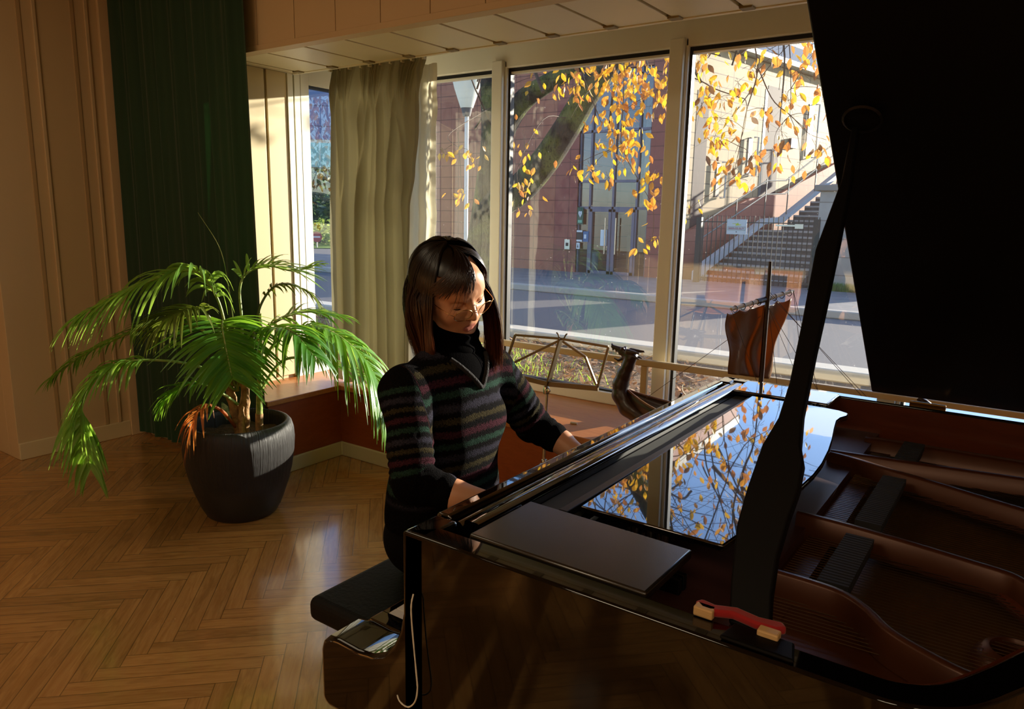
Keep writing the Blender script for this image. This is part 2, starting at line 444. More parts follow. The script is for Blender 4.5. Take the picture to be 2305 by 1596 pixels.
# wall behind the green curtain and the boarded face above the window bay
b = MB(); b.box(-4.67, -3.702, 2.44, 2.56, 0, ZC); struct(b.build('wall_back', M['wallbrown']))
struct(MB().box(-4.58, -3.70, 2.425, 2.44, 0, .10).build('baseboard_back', M['cream'], bevel=.004))
b = MB(); x = -3.62
SP = .2868
for i in range(26):
    x0 = -3.68 if i == 0 else -3.0265+(i-3)*SP+.002
    x1 = -3.0265+(i-2)*SP-.002
    b.box(x0, x1, 2.44, 2.50, 2.262, ZC)
b.box(-3.68, 3.6, 2.446, 2.52, 2.262, ZC, 1)
b.box(-3.68, 3.6, 2.436, 2.50, 2.235, 2.262)
b.box(-3.655, -3.635, 2.430, 2.44, 2.262, ZC)
struct(b.build('wall_upper', [M['wallbrown'], M['dark']], bevel=.002))
# soffit boards under the bay ceiling
b = MB()
for i in range(26):
    x0 = -3.68 if i == 0 else -3.0265+(i-3)*SP+.009
    x1 = -3.0265+(i-2)*SP-.009
    b.box(x0, x1, 2.50, 2.93, 2.235, 2.26)
    b.box(x1+.0, x1+.018, 2.50, 2.93, 2.247, 2.265, 1)
    b.box(x1-.0, x1+.05, 2.885, 2.93, 2.228, 2.247, 1)
b.box(-3.68, 3.6, 2.93, 2.955, 2.231, 2.30)
b.box(-3.68, 3.6, 2.50, 2.95, 2.262, 2.31)
struct(b.build('trim_1', [M['soffit'], mat('soffit_groove', '8a7a55', .6)], bevel=.002))
# curtain track under the bay
b = MB(); b.box(-3.60, 1.6, 2.965, 2.995, 2.245, 2.275); struct(b.build('trim_2', M['whitepost'], bevel=.003))
# bay ceiling above the glass
struct(MB().box(-3.68, 3.6, 2.95, 3.66, 2.55, 2.62).build('ceiling_bay', M['white']))
# left reveal: panelled boards, post, then the side window
b = MB(); b.box(-3.80, -3.695, 2.56, 2.90, .43, 2.62, 0)
b.box(-3.70, -3.68, 2.44, 2.742, .455, 2.235); b.box(-3.70, -3.68, 2.758, 2.895, .455, 2.235)
b.box(-3.70, -3.688, 2.735, 2.765, .455, 2.235, 1)
b.box(-3.70, -3.676, 2.565, 2.577, .455, 2.235)
struct(b.build('wall_reveal', [M['cream'], mat('reveal_groove', '8e7e55', .6)], bevel=.003))
# window seat: L-shaped deep sill with wooden fronts
b = MB(); ol = [(-3.70, 2.39), (-3.295, 2.39), (-3.295, 2.905), (3.6, 2.905), (3.6, 3.545), (-3.70, 3.545)]
b.prism([(x, y, .405) for x, y in ol], (0, 0, .03))
struct(b.build('trim_3', M['sillwood'], bevel=.004), 'deep orange-brown wooden window seat top running under the windows', 'window sill')
b = MB(); b.prism([(x, y, 0) for x, y in [(-3.70, 2.405), (-3.31, 2.405), (-3.31, 2.92), (3.6, 2.92), (3.6, 3.0), (-3.39, 3.0), (-3.39, 2.48), (-3.70, 2.48)]], (0, 0, .405))
struct(b.build('wall_seat', M['panelwood'], bevel=.003))
b = MB(); b.prism([(x, y, 0) for x, y in [(-3.68, 2.39), (-3.293, 2.39), (-3.293, 2.903), (3.6, 2.903), (3.6, 2.92), (-3.31, 2.92), (-3.31, 2.405), (-3.68, 2.405)]], (0, 0, .085))
struct(b.build('baseboard_window', mat('baseboard_paint', 'cbbd9c', .5), bevel=.005))

# ---------------------------------------------------------------- glass and windows
def glass_mat():
    m, nt, out = new_mat('window_glass'); L = nt.links.new
    fr = N(nt, 'ShaderNodeLayerWeight', i_Blend=.5); pw = N(nt, 'ShaderNodeMath', operation='POWER', i_1=5.0); L(fr.outputs['Facing'], pw.inputs[0])
    ml = N(nt, 'ShaderNodeMath', operation='MULTIPLY_ADD', i_1=.87, i_2=.13); L(pw.outputs[0], ml.inputs[0]); ml.use_clamp = True
    t = N(nt, 'ShaderNodeBsdfTransparent'); t.inputs[0].default_value = (.95, .97, .96, 1)
    g = N(nt, 'ShaderNodeBsdfGlossy'); g.inputs['Roughness'].default_value = .004
    ms = N(nt, 'ShaderNodeMixShader'); L(ml.outputs[0], ms.inputs[0]); L(t.outputs[0], ms.inputs[1]); L(g.outputs[0], ms.inputs[2])
    # dust specks on the pane
    tc = N(nt, 'ShaderNodeTexCoord'); nz = N(nt, 'ShaderNodeTexNoise', i_Scale=90.0, i_Detail=3.0); L(tc.outputs['Object'], nz.inputs[0])
    rp = N(nt, 'ShaderNodeMapRange'); rp.inputs[1].default_value = .705; rp.inputs[2].default_value = .82; rp.inputs[3].default_value = .006; rp.inputs[4].default_value = .25; L(nz.outputs[0], rp.inputs[0])
    df = N(nt, 'ShaderNodeBsdfTranslucent'); df.inputs[0].default_value = (.8, .78, .74, 1)
    m2 = N(nt, 'ShaderNodeMixShader'); L(rp.outputs[0], m2.inputs[0]); L(ms.outputs[0], m2.inputs[1]); L(df.outputs[0], m2.inputs[2])
    L(m2.outputs[0], out.inputs[0]); return m
M['glass'] = glass_mat()
YG = 3.57
MUL = [-3.70, -2.605, -1.531, -.457, .617, 1.69]
win = struct(thing('window_1', 'wide white framed window of tall panes behind the piano', 'window', (-1, YG, .43)))
b = MB()
b.box(-3.70, 1.74, 3.53, 3.61, .435, .502); b.box(-3.70, 1.74, 3.53, 3.61, 2.262, 2.40)
b.box(-3.70, 1.74, 3.545, 3.60, .40, .44)
struct(b.build('window_frame', M['whitepost'], win, bevel=.006))
for x in MUL[1:-1]:
    b = MB(); b.box(x-.045, x+.028, 3.505, 3.615, .50, 2.30); b.box(x+.028, x+.045, 3.53, 3.60, .50, 2.30)
    b.build('mullion', M['whitepost'], win, bevel=.005)
b = MB(); b.box(1.64, 1.74, 3.52, 3.61, .43, 2.40); b.box(-3.70, -3.62, 3.54, 3.61, .43, 2.40); b.build('jamb', M['whitepost'], win, bevel=.005)
b = MB()
for i in range(5):
    x0, x1 = MUL[i]+.045, MUL[i+1]-.045
    if i == 0: x0 = -3.62
    if i == 4: x1 = 1.64
    b.box(x0, x1, 3.55, 3.585, 2.243, 2.262); b.box(x0, x0+.014, 3.548, 3.585, .502, 2.262); b.box(x0, x1, 3.55, 3.585, .502, .512)
b.build('gasket', M['dark'], win)
b = MB()
for i in range(5):
    x0, x1 = MUL[i]+.045, MUL[i+1]-.045
    if i == 0: x0 = -3.62
    if i == 4: x1 = 1.64
    b.box(x0+.014, x1, 3.552, 3.59, 2.232, 2.243)
b.build('glazing_bead', M['whitepost'], win)
for i in range(5):
    x0, x1 = MUL[i]+.04, MUL[i+1]-.04
    if i == 0: x0 = -3.64
    if i == 4: x1 = 1.66
    MB().add([(x0, YG, .49), (x1, YG, .49), (x1, YG, 2.27), (x0, YG, 2.27)], [(0, 1, 2, 3)]).build('glass_pane', M['glass'], win)
w2 = struct(thing('window_2', 'narrow white framed side window in the left reveal', 'window', (-3.7, 3.2, .43)))
b = MB(); b.box(-3.76, -3.672, 2.897, 2.935, .435, 2.235); b.box(-3.76, -3.684, 2.935, 2.952, .435, 2.23, 1); b.box(-3.76, -3.680, 2.952, 3.058, .435, 2.40)
b.box(-3.76, -3.680, 3.058, 3.56, 2.19, 2.40); b.box(-3.76, -3.680, 3.058, 3.56, .435, .52); b.box(-3.76, -3.68, 3.50, 3.56, .52, 2.19)
b.box(-3.681, -3.6785, 2.994, 2.997, .44, 2.40, 1)
b.build('window_frame', [M['whitepost'], mat('frame_joint', '8d8460', .6)], w2, bevel=.003)
MB().box(-3.73, -3.69, 3.058, 3.50, 2.176, 2.19).build('gasket', M['dark'], w2)
MB().add([(-3.715, 3.05, .50), (-3.715, 3.51, .50), (-3.715, 3.51, 2.20), (-3.715, 3.05, 2.20)], [(0, 1, 2, 3)]).build('glass_pane', M['glass'], w2)
# outer wall around the bay, other walls, ceiling
b = MB(); b.box(-3.80, 3.7, 3.60, 3.72, -.05, .44); b.box(-3.80, 3.7, 3.60, 3.72, 2.38, ZC); b.box(1.74, 3.7, 3.55, 3.72, 0, ZC); b.box(-3.80, -3.76, 2.90, 3.60, -.05, .44); b.box(-3.80, -3.70, 2.90, 3.72, 2.36, ZC)
b.box(-3.80, -3.66, 3.55, 3.72, .4, 2.4)
struct(b.build('wall_window', M['white']))
struct(MB().box(3.6, 3.75, -4.5, 3.6, 0, ZC).build('wall_right', M['wallbrown']))
b = MB(); b.box(-5.25, 3.75, -4.65, -4.5, 0, ZC)
for i in range(24): b.box(-5.0+i*.37, -4.98+i*.37, -4.5, -4.488, 0, ZC)
struct(b.build('wall_rear', M['wallbrown']))
struct(MB().box(-5.25, 3.75, -4.65, 2.95, ZC, ZC+.1).build('ceiling', M['plaster']))

# warm pendant globes that hang in the room
def pendant(x, y, z):
    t = thing('pendant_lamp', 'warm glass globe pendant lamp hanging from the ceiling behind the viewer', 'lamp', (x, y, ZC), 'globe pendants in the room')
    MB().tube([(x, y, ZC), (x, y, z+.12)], .006, 6).build('cord', M['blackmat'], t, 40)
    MB().lathe([(.05, ZC-.03), (.05, ZC)], (x, y, 0), 16, cap=True).build('ceiling_rose', M['white'], t, 40)
    m, nt, out = new_mat('lamp_glass'); e = N(nt, 'ShaderNodeEmission'); e.inputs[0].default_value = (1, .76, .48, 1); e.inputs[1].default_value = 2.5
    nt.links.new(e.outputs[0], out.inputs[0])
    MB().ball((x, y, z), .13, 10).build('globe', m, t, 60)
def ceiling_fill(x, y, k):  # glowing discs added out of view on the ceiling to brighten the room
    t = thing('ceiling_fill', 'added round ceiling fill light, out of view above the viewer', 'lamp', (x, y, ZC), 'added ceiling fill lights')
    MB().lathe([(.64, ZC), (.64, ZC-.05), (.60, ZC-.055)], (x, y, 0), 32).build('rim', M['white'], t, 40)
    m, nt, out = new_mat('fill_glow'); e = N(nt, 'ShaderNodeEmission'); e.inputs[0].default_value = (1, .79, .52, 1); e.inputs[1].default_value = 4.05*k
    nt.links.new(e.outputs[0], out.inputs[0])
    MB().lathe([(.0001, ZC-.075), (.35, ZC-.068), (.60, ZC-.052)], (x, y, 0), 32).build('fill_disc', m, t, 60)
for p in ((-3.4, .4, .5), (-1.7, -1.8, 1.7), (.6, -2.2, 1.7), (2.7, -1.6, 1.5)): ceiling_fill(*p)
for p in ((-2.6, -.6, 2.45), (.4, -1.6, 2.45), (-2.6, -3.2, 2.45), (2.4, -.6, 2.45)): pendant(*p)
# ================================================================ outdoors
M['asphalt'] = mat('asphalt', '746d68', .85, var=.15, scale=30, bump=.2, bscale=200)
M['paving'] = mat('paving', '9c948e', .85, var=.12, scale=6)
M['concrete'] = mat('concrete', 'b8ab9a', .8, var=.08, scale=3)
M['redwall'] = None
def course_mat(name, c1, c2, joint, cw, ch, rough=.7, axis='XZ', jw=.012):
    """flat stone or brick courses: Brick Texture on the wall's own axes"""
    m, nt, out = new_mat(name); L = nt.links.new
    b = N(nt, 'ShaderNodeBsdfPrincipled', i_Roughness=rough)
    tc = N(nt, 'ShaderNodeTexCoord'); sp = N(nt, 'ShaderNodeSeparateXYZ'); L(tc.outputs['Object'], sp.inputs[0])
    cb = N(nt, 'ShaderNodeCombineXYZ'); L(sp.outputs[0 if axis[0] == 'X' else 1], cb.inputs[0]); L(sp.outputs[2], cb.inputs[1])
    br = N(nt, 'ShaderNodeTexBrick', i_Scale=1.0); br.inputs['Brick Width'].default_value = cw; br.inputs['Row Height'].default_value = ch
    br.inputs['Mortar Size'].default_value = jw; br.inputs['Color1'].default_value = lin(c1); br.inputs['Color2'].default_value = lin(c2); br.inputs['Mortar'].default_value = lin(joint)
    br.inputs['Mortar Smooth'].default_value = .2; br.offset = 0.0
    L(cb.outputs[0], br.inputs[0])
    nz = N(nt, 'ShaderNodeTexNoise', i_Scale=7.0, i_Detail=5.0); L(tc.outputs['Object'], nz.inputs[0])
    mr = N(nt, 'ShaderNodeMapRange'); mr.inputs[3].default_value = .85; mr.inputs[4].default_value = 1.12; L(nz.outputs[0], mr.inputs[0])
    vs = N(nt, 'ShaderNodeVectorMath', operation='SCALE'); L(br.outputs[0], vs.inputs[0]); L(mr.outputs[0], vs.inputs['Scale'])
    L(vs.outputs[0], b.inputs['Base Color']); L(b.outputs[0], out.inputs[0]); return m
M['redwall'] = course_mat('terracotta_blocks', 'b87052', 'b0694c', '824a38', .62, .30)
M['redside'] = course_mat('terracotta_pier', 'a25a4a', '9a5445', '7a4236', .5, .30)
M['creamwall'] = course_mat('cream_stone', 'b89a6e', 'b09266', '6a4f34', 1.3, .28, axis='YZ', jw=.013)
M['stonewall'] = course_mat('pale_stone', 'b0a79a', 'a89f92', '857c70', 1.4, .36)
M['mulch'] = mat('mulch', '6a5138', .9, mottle='8a6f4c', scale=40, bump=.8, bscale=60)

def flat(name, x0, x1, y0, y1, z, m, th=.06, **k):
    o = MB().box(x0, x1, y0, y1, z-th, z).build(name, m); return struct(o)
flat('ground', -80, 30, 3.72, 70, -.03, M['asphalt'])
flat('path', -60, 20, 9.6, 11.9, 0.0, M['paving'], .05) if False else None
o = MB().box(-30, 12, 3.72, 7.15, -.04, .0).build('ground_bed', M['mulch']); struct(o)
b = MB(); b.box(-30, 12, 7.15, 7.45, -.03, .10); struct(b.build('trim_4', mat('kerb_stone', 'cfc3ae', .8, var=.05), bevel=.02))
b = MB(); b.box(-60, 14, 12.0, 12.2, -.03, .09); struct(b.build('trim_5', M['concrete'], bevel=.02))
struct(MB().box(-60, 14, 12.2, 15.9, -.02, .07).build('ground_pavement', mat('pavement', '8f8882', .85, mottle='7d7672', scale=2.2)))

# grass tufts and fallen leaves on the bed under the window
def leaf_litter():
    rnd = random.Random(3); b = MB()
    cols = 3
    for i in range(5200):
        y = 3.8+3.25*rnd.random(); x = -1.15*y+rnd.uniform(-1.2, 5.2)
        z = .004+.035*rnd.random(); s = rnd.uniform(.03, .06); a = rnd.uniform(0, 2*pi); t = rnd.uniform(-.7, .7)
        u = Vector((cos(a), sin(a), t)); v = Vector((-sin(a), cos(a), rnd.uniform(-.6, .6)))*.55
        c = Vector((x, y, z+.01))
        b.add([c-u*s, c+v*s*.7-u*s*.1, c+u*s, c-v*s*.7-u*s*.1], [(0, 1, 2, 3)], rnd.randrange(cols))
    o = b.build('fallen_leaves', [mat('leaf_dry_a', 'a4764a', .7, trans=.3), mat('leaf_dry_b', '7e5a3c', .7, trans=.3), mat('leaf_dry_c', 'b98d62', .7, trans=.3)])
    return tag(o, 'brown fallen leaves littering the bed outside the window', 'leaves', kind='stuff')
leaf_litter()
def grass_bed():
    rnd = random.Random(5); b = MB()
    for i in range(9000):
        y = 3.9+2.5*rnd.random()**1.2; x = -.95*y+rnd.gauss(.0, 1.1)
        if hypot(x+.95*y, 0) > 2.6: continue
        dens = .5+.5*sin(x*3.1+1)*sin(y*2.7); 
        if rnd.random() > .35+.6*dens: continue
        h = rnd.uniform(.04, .12); a = rnd.uniform(0, 2*pi); d = Vector((cos(a), sin(a), 0)); p = Vector((x, y, 0)); q = Vector((rnd.gauss(0, .03), rnd.gauss(0, .03), h))
        b.add([p-d*.004, p+d*.004, p+q*.6+d*.003, p+q+Vector((rnd.gauss(0, .02), 0, 0)), p+q*.6-d*.003], [(0, 1, 2, 3, 4)])
    o = b.build('grass', mat('grass_blade', '8fae3c', .6, var=.25, scale=5, trans=.45, tcol='b5cf45'))
    return tag(o, 'bright green grass growing in the bed below the window', 'grass', kind='stuff')
grass_bed()
def grass_strip():
    rnd = random.Random(8); b = MB()
    for i in range(2600):
        x = rnd.uniform(-3.5, -2.5); y = rnd.uniform(15.55, 15.80); h = rnd.uniform(.06, .2); a = rnd.uniform(0, pi); d = Vector((cos(a), sin(a), 0)); p = Vector((x, y, .05)); q = Vector((rnd.gauss(0, .05), rnd.gauss(0, .04), h))
        b.add([p-d*.012, p+d*.012, p+q], [(0, 1, 2)])
    tag(b.build('grass', mat('grass_blade_far', '6f8a3a', .7, var=.2, trans=.3)), 'short grass strip at the foot of the pale stone wall', 'grass', kind='stuff')
grass_strip()

# ---------------------------------------------------------------- red entrance building straight across the street
YF = 15.8
red = thing('entrance_building', 'dark red block-clad building with a tall glazed entrance across the street', 'building', (-10, YF+2, 0))
b = MB(); b.box(-16.6, -9.27, YF, YF+6, -.1, 7.2); b.box(-9.27, -7.40, YF, YF+6, 4.75, 7.2); b.box(-9.27, -7.40, YF+3.2, YF+6, -.1, 4.75); b.box(-9.27, -7.40, YF+.1, YF+3.2, -.1, .06)
b.build('wall', M['redwall'], red)
MB().box(-7.40, -6.98, YF-.05, YF+6, -.1, 7.2).build('pier', M['redside'], red)
MB().box(-9.9, -9.27, YF-.03, YF+.02, -.05, 4.75).build('facing', M['redside'], red)
MB().box(-16.8, -6.95, YF-.25, YF+6.2, 7.2, 7.45).build('roof_edge', mat('roof_edge', '6a625c', .5), red)
fr = MB(); ALU = mat('alu_frame', '6d6672', .45, .3)
for x in (-9.25, -8.95, -8.33, -7.72, -7.42): fr.box(x-.025, x+.025, YF+.02, YF+.10, -.02, 4.75)
for z in (1.63, 2.25, 3.4, 4.6): fr.box(-9.27, -7.40, YF+.02, YF+.10, z-.03, z+.03)
frame = fr.build('window_frame', ALU, red)
M['dglass'] = mat('dark_glazing', '2a2426', .06, spec=.9)
MB().add([(-9.27, YF+.07, .0), (-7.4, YF+.07, 0), (-7.4, YF+.07, 4.75), (-9.27, YF+.07, 4.75)], [(0, 1, 2, 3)]).build('glass_pane', M['glass'], red)
for x0, x1 in ((-8.93, -8.35), (-8.31, -7.74)):
    d = MB(); d.box(x0, x0+.07, YF+.0, YF+.06, .0, 1.6); d.box(x1-.07, x1, YF+.0, YF+.06, .0, 1.6); d.box(x0, x1, YF+.0, YF+.06, 1.54, 1.6); d.box(x0, x1, YF+.0, YF+.06, 0, .14)
    dd = d.build('door', ALU, red)
    hx = x1-.12 if x0 < -8.6 else x0+.12
    MB().tube([(hx, YF-.05, .55), (hx, YF-.05, 1.4)], .018, 6).build('door_handle', M['metal'], dd)
b = MB(); b.box(-9.2, -7.45, YF+3.0, YF+3.15, 0, 4.7); b.box(-8.62, -7.95, YF+2.2, YF+2.9, 1.75, 4.6, 1); b.box(-8.9, -8.7, YF+2.0, YF+2.6, .05, .95, 1)
b.build('lobby', [mat('lobby_dark', '3a2c2a', .7), mat('lobby_pale', '9a8a6c', .7)], red)
def poster(name, lab, cat, x0, x1, z0, z1, col, marks=()):
    t = thing(name, lab, cat, ((x0+x1)/2, YF, z0))
    MB().box(x0, x1, YF-.02, YF+.01, z0, z1).build('panel', col, t)
    for mname, mcol, pts in marks:
        MB().prism([(x0+(x1-x0)*u, YF-.024, z0+(z1-z0)*v) for u, v in pts], (0, .004, 0)).build(mname, mcol, t)
W_ = mat('sign_white', 'e6e6e0', .5); G_ = mat('sign_green', '14503a', .5); B_ = mat('sign_blue', '3d6a92', .5); K_ = mat('sign_black', '1c1c1e', .5)
heart = [(.5+.30*(16*sin(t)**3)/16, .62+.22*(13*cos(t)-5*cos(2*t)-2*cos(3*t)-cos(4*t))/16) for t in [i*2*pi/24 for i in range(24)]]
poster('aed_sign', 'dark green defibrillator sign with a white heart beside the entrance door', 'sign', -9.26, -9.10, 1.23, 1.64, G_,
       [('heart', W_, heart), ('bolt', G_, [(.52, .80), (.42, .60), (.50, .60), (.44, .46), (.58, .64), (.50, .64)]), ('caption_bar', mat('sign_pale_green', '6fb08e', .5), [(.15, .10), (.85, .10), (.85, .26), (.15, .26)])])
poster('notice', 'black notice with two white bands left of the glass doors', 'sign', -9.26, -9.10, .82, 1.09, K_,
       [('band', W_, [(0, .84), (1, .84), (1, 1), (0, 1)]), ('band', W_, [(0, 0), (1, 0), (1, .16), (0, .16)])])
poster('notice_plate', 'pale blue notice plate beside the left glass door', 'sign', -9.08, -8.93, .82, 1.07, B_, [('symbol', W_, [(.2, .3), (.6, .3), (.6, .7), (.2, .7)])])
poster('pictogram_sign', 'small white pictogram sign under the black notice', 'sign', -9.26, -9.17, .64, .79, W_, [('pictogram', K_, [(.3, .2), (.7, .2), (.5, .85)])])
poster('paper_sheet', 'white paper sheet taped on the left glass door', 'paper', -8.60, -8.44, .74, 1.12, W_)
t = thing('intercom', 'grey intercom box on the red wall left of the entrance', 'intercom', (-9.5, YF, .6))
MB().box(-9.57, -9.42, YF-.07, YF, .62, .86).build('housing', M['metal'], t); MB().box(-9.53, -9.46, YF-.078, YF-.06, .70, .78).build('button', K_, t)
t = thing('litter_bin', 'pale blue-grey litter bin inside the entrance glass', 'bin', (-9.08, YF+.6, 0.06))
MB().lathe([(.10, .06), (.12, .5), (.125, .52), (.11, .52)], (-9.1, YF+.6, 0), 16, cap=True).build('body', mat('bin_blue', '8fa3b0', .5), t, 40)
MB().lathe([(.127, .52), (.127, .56), (.02, .60)], (-9.1, YF+.6, 0), 16, cap=True).build('lid', mat('bin_lid', '6f818c', .5), t, 40)

# ---------------------------------------------------------------- cream building running away on the right
A0 = Vector((-6.95, 15.8, 0)); AD = Vector((.193, .981, 0)).normalized(); AN = Vector((AD.y, -AD.x, 0))
def ws(s, n, z): return A0+AD*s+AN*n+Vector((0, 0, z))
M['pierdark'] = course_mat('maroon_pier', '40201a', '3c1e18', '2e1612', .5, .28, axis='YZ')
crm = thing('cream_building', 'sunlit cream stone-clad building running back from the entrance', 'building', ws(6, -2, 0))
b = MB(); b.prism([ws(0, 0, -.1), ws(14, 0, -.1), ws(14, -6, -.1), ws(0, -.4, -.1)], (0, 0, 5.45)); cw = b.build('wall', M['creamwall'], crm)
for s0, s1, top in ((.95, 1.45, 4.4), (4.15, 4.95, 4.9)):
    b = MB(); b.prism([ws(s0, 0, -.1), ws(s0, .006, -.1), ws(s1, .006, -.1), ws(s1, 0, -.1)], (0, 0, top)); b.build('pier', M['pierdark'], crm)
b = MB(); b.prism([ws(4.02, 0, 0), ws(4.02, .008, 0), ws(4.15, .008, 0), ws(4.15, 0, 0)], (0, 0, 4.7)); b.build('rainwater_pipe', mat('pipe_dark', '3b3a38', .5), crm)
b = MB(); b.prism([ws(-.2, .25, 5.35), ws(-.2, .25, 5.47), ws(14, .25, 5.47), ws(14, .25, 5.35)], AN*-.3); b.build('gutter', mat('gutter_pale', 'd9dccf', .4), crm)
b = MB(); b.prism([ws(-.2, .20, 5.45), ws(-.2, -.9, 6.35), ws(14, -.9, 6.35), ws(14, .20, 5.45)], Vector((0, 0, -.08))); b.build('roof', mat('roof_zinc', '6f6c68', .5, .3, var=.1), crm)
b = MB(); b.prism([ws(-.2, -.85, 6.2), ws(-.2, -.85, 6.45), ws(14, -.85, 6.45), ws(14, -.85, 6.2)], AN*-.3); b.build('parapet', mat('parapet_cream', 'e8dcb8', .6), crm)
for s, z0, z1, wd in ((1.95, 1.95, 2.75, .16), (3.35, 2.55, 3.45, .20), (6.5, 3.2, 4.6, .30)):
    b = MB(); b.prism([ws(s, .015, z0), ws(s+wd, .015, z0), ws(s+wd, .015, z1), ws(s, .015, z1)], AN*-.03); f = b.build('slit_window', mat('slit_dark', '6b5348', .4), crm)
    MB().tube([ws(s+wd+.02, .03, z1+.02), ws(s+wd+.08, .12, z1+.02), ws(s+wd+.08, .12, z0-.02), ws(s+wd+.02, .03, z0-.02)], .022, 6).build('window_bar', mat('bar_pale', 'cfc8b8', .4), f)
b = MB(); b.prism([ws(5.45, .01, 3.35), ws(5.8, .01, 3.35), ws(5.8, .01, 3.6), ws(5.45, .01, 3.6)], AN*.08); b.build('vent', mat('vent_brown', '6b5045', .5), crm)
# sloping red plinth beside the stairs
pl = [(.0, .0), (.0, .9), (2.0, 1.55), (3.4, 1.95), (4.9, 2.1), (8.4, 3.15), (8.4, 0)]
b = MB(); b.prism([ws(s, .03, z) for s, z in pl], AN*.12); b.build('plinth', course_mat('plinth_red', 'b06a50', 'a8634b', '8a4a3a', .6, .3, axis='YZ'), crm)

b = MB(); rnd = random.Random(6); xs = [-25+i*1.2 for i in range(90)]
b.prism([(x, 62, 2.2+.9*sin(x*.11)+.5*sin(x*.37)+.25*rnd.random()) for x in xs]+[(xs[-1], 62, -.2), (xs[0], 62, -.2)], (0, 4, 0))
struct(b.build('hills', mat('distant_hill', '6d7058', .9, var=.3, scale=.6)))
# ---------------------------------------------------------------- stairs, handrails, stone wall, fence
SB = Vector((-6.28, 15.8, 0))
def st(s, n, z): return SB+AD*s+AN*n+Vector((0, 0, z))
stz = []
stairs = struct(thing('stairs', 'grey outdoor stone staircase climbing beside the cream wall', 'stairs', st(.6, 1, 0)))
run, rise, n1 = .30, .125, 9
prof = []; s = .35; z = .05
for i in range(9): prof += [(s, z), (s, z+rise)]; z += rise; s += run
s += .9
for i in range(11): prof += [(s, z), (s, z+rise)]; z += rise; s += run
prof += [(s+.6, z), (s+.6, -.3), (.35, -.3)]
b = MB()
# treads as separate blocks so that each nosing reads
s, z = .35, .05
tops = []
for i in range(20):
    if i == 9: s += .9
    ext = run if i not in (8,) else run+.9
    b.prism([st(s, .05, -.2), st(s, 2.35, -.2), st(s+ext+.02, 2.35, -.2), st(s+ext+.02, .05, -.2)], (0, 0, z+rise+.2)); tops.append((s, z+rise, ext)); z += rise; s += run
b.build('steps', mat('step_stone', '6e6a66', .85, mottle='57534f', scale=5), stairs)
b = MB()
for s, z, e in tops: b.prism([st(s-.02, .06, z-.035), st(s-.02, 2.34, z-.035), st(s+.05, 2.34, z-.035), st(s+.05, .06, z-.035)], (0, 0, .045))
b.build('nosing', mat('nosing_pale', 'a8a49c', .8), stairs)
b = MB(); pr = [(.15, .05), (.15, .25), (.35, .40), (3.05, 1.45), (4.0, 1.50), (7.4, 2.92), (7.4, 2.80), (4.0, 1.37), (3.05, 1.32), (.5, .25), (.4, .05)]
b.prism([st(s, -.08, z) for s, z in pr], AN*.16); b.build('stringer', mat('stringer_grey', 'b4b4b0', .7), stairs)
hr = thing('handrail', 'thin metal handrail with posts rising beside the outdoor stairs', 'handrail', st(1, 0, .4))
RM = mat('rail_grey', '6c6a62', .45, .5)
for dz, nm in ((.95, 'rail'), (.62, 'rail')):
    MB().tube([st(.1, .02, .30+dz), st(.35, .02, .40+dz), st(3.05, .02, 1.42+dz), st(4.05, .02, 1.47+dz), st(7.2, .02, 2.82+dz), st(7.7, .02, 2.86+dz)], .018, 6).build(nm, RM, hr, 50)
for s_, z_ in ((.35, .40), (1.7, .92), (3.05, 1.44), (4.2, 1.55), (5.7, 2.15), (7.2, 2.82), (7.7, 2.86)):
    MB().tube([st(s_, .02, z_), st(s_, .02, z_+.97)], .015, 6).build('post', RM, hr, 50)
b = MB(); b.box(-3.62, -1.6, 15.95, 16.6, -.1, 2.10); b.box(-3.72, -3.40, 15.9, 16.6, -.1, 2.02); struct(b.build('wall_stone', M['stonewall'], bevel=.02))
b = MB(); b.box(-3.82, -3.30, 15.82, 16.7, 2.02, 2.14); struct(b.build('trim_6', mat('coping_stone', '8f8578', .8), bevel=.02))
YN = 15.45
fen = thing('fence', 'dark metal bar fence with gate in front of the outdoor stairs', 'fence', (-4.8, YN, .07))
FM = mat('fence_dark', '2d3230', .5, .3)
for k in range(25):
    x = -5.93+k*.098
    MB().tube([(x, YN, .10), (x, YN, 1.50)], .011, 5).build('bar', FM, fen)
MB().bar((-6.0, YN, 1.37), (-3.62, YN, 1.37), .03, .02).build('rail', FM, fen)
MB().bar((-6.0, YN, .18), (-3.62, YN, .18), .03, .03).build('rail', FM, fen)
for x in (-6.02, -3.62): MB().box(x-.055, x+.055, YN-.05, YN+.05, .05, 1.46).build('post', FM, fen)
MB().box(-4.40, -3.95, YN-.05, YN-.02, 1.31, 1.345).build('gate_latch', M['metal'], fen); MB().box(-4.02, -3.86, YN-.06, YN-.02, 1.27, 1.36).build('lock_box', M['metal'], fen)
sg = thing('fence_sign', 'white notice board with a yellow mark and red lettering on the fence', 'sign', (-5.2, YN-.03, 1.13))
SX0, SX1, SZ0, SZ1 = -5.41, -4.99, 1.12, 1.43
def srect(u0, v0, u1, v1, d=.004): return [(SX0+(SX1-SX0)*u, YN-.035-d, SZ0+(SZ1-SZ0)*v) for u, v in ((u0, v0), (u1, v0), (u1, v1), (u0, v1))]
def spoly(pts, d=.004): return [(SX0+(SX1-SX0)*u, YN-.035-d, SZ0+(SZ1-SZ0)*v) for u, v in pts]
MB().box(SX0, SX1, YN-.035, YN-.02, SZ0, SZ1).build('panel', mat('sign_panel', 'c9cbc6', .5), sg, bevel=.004)
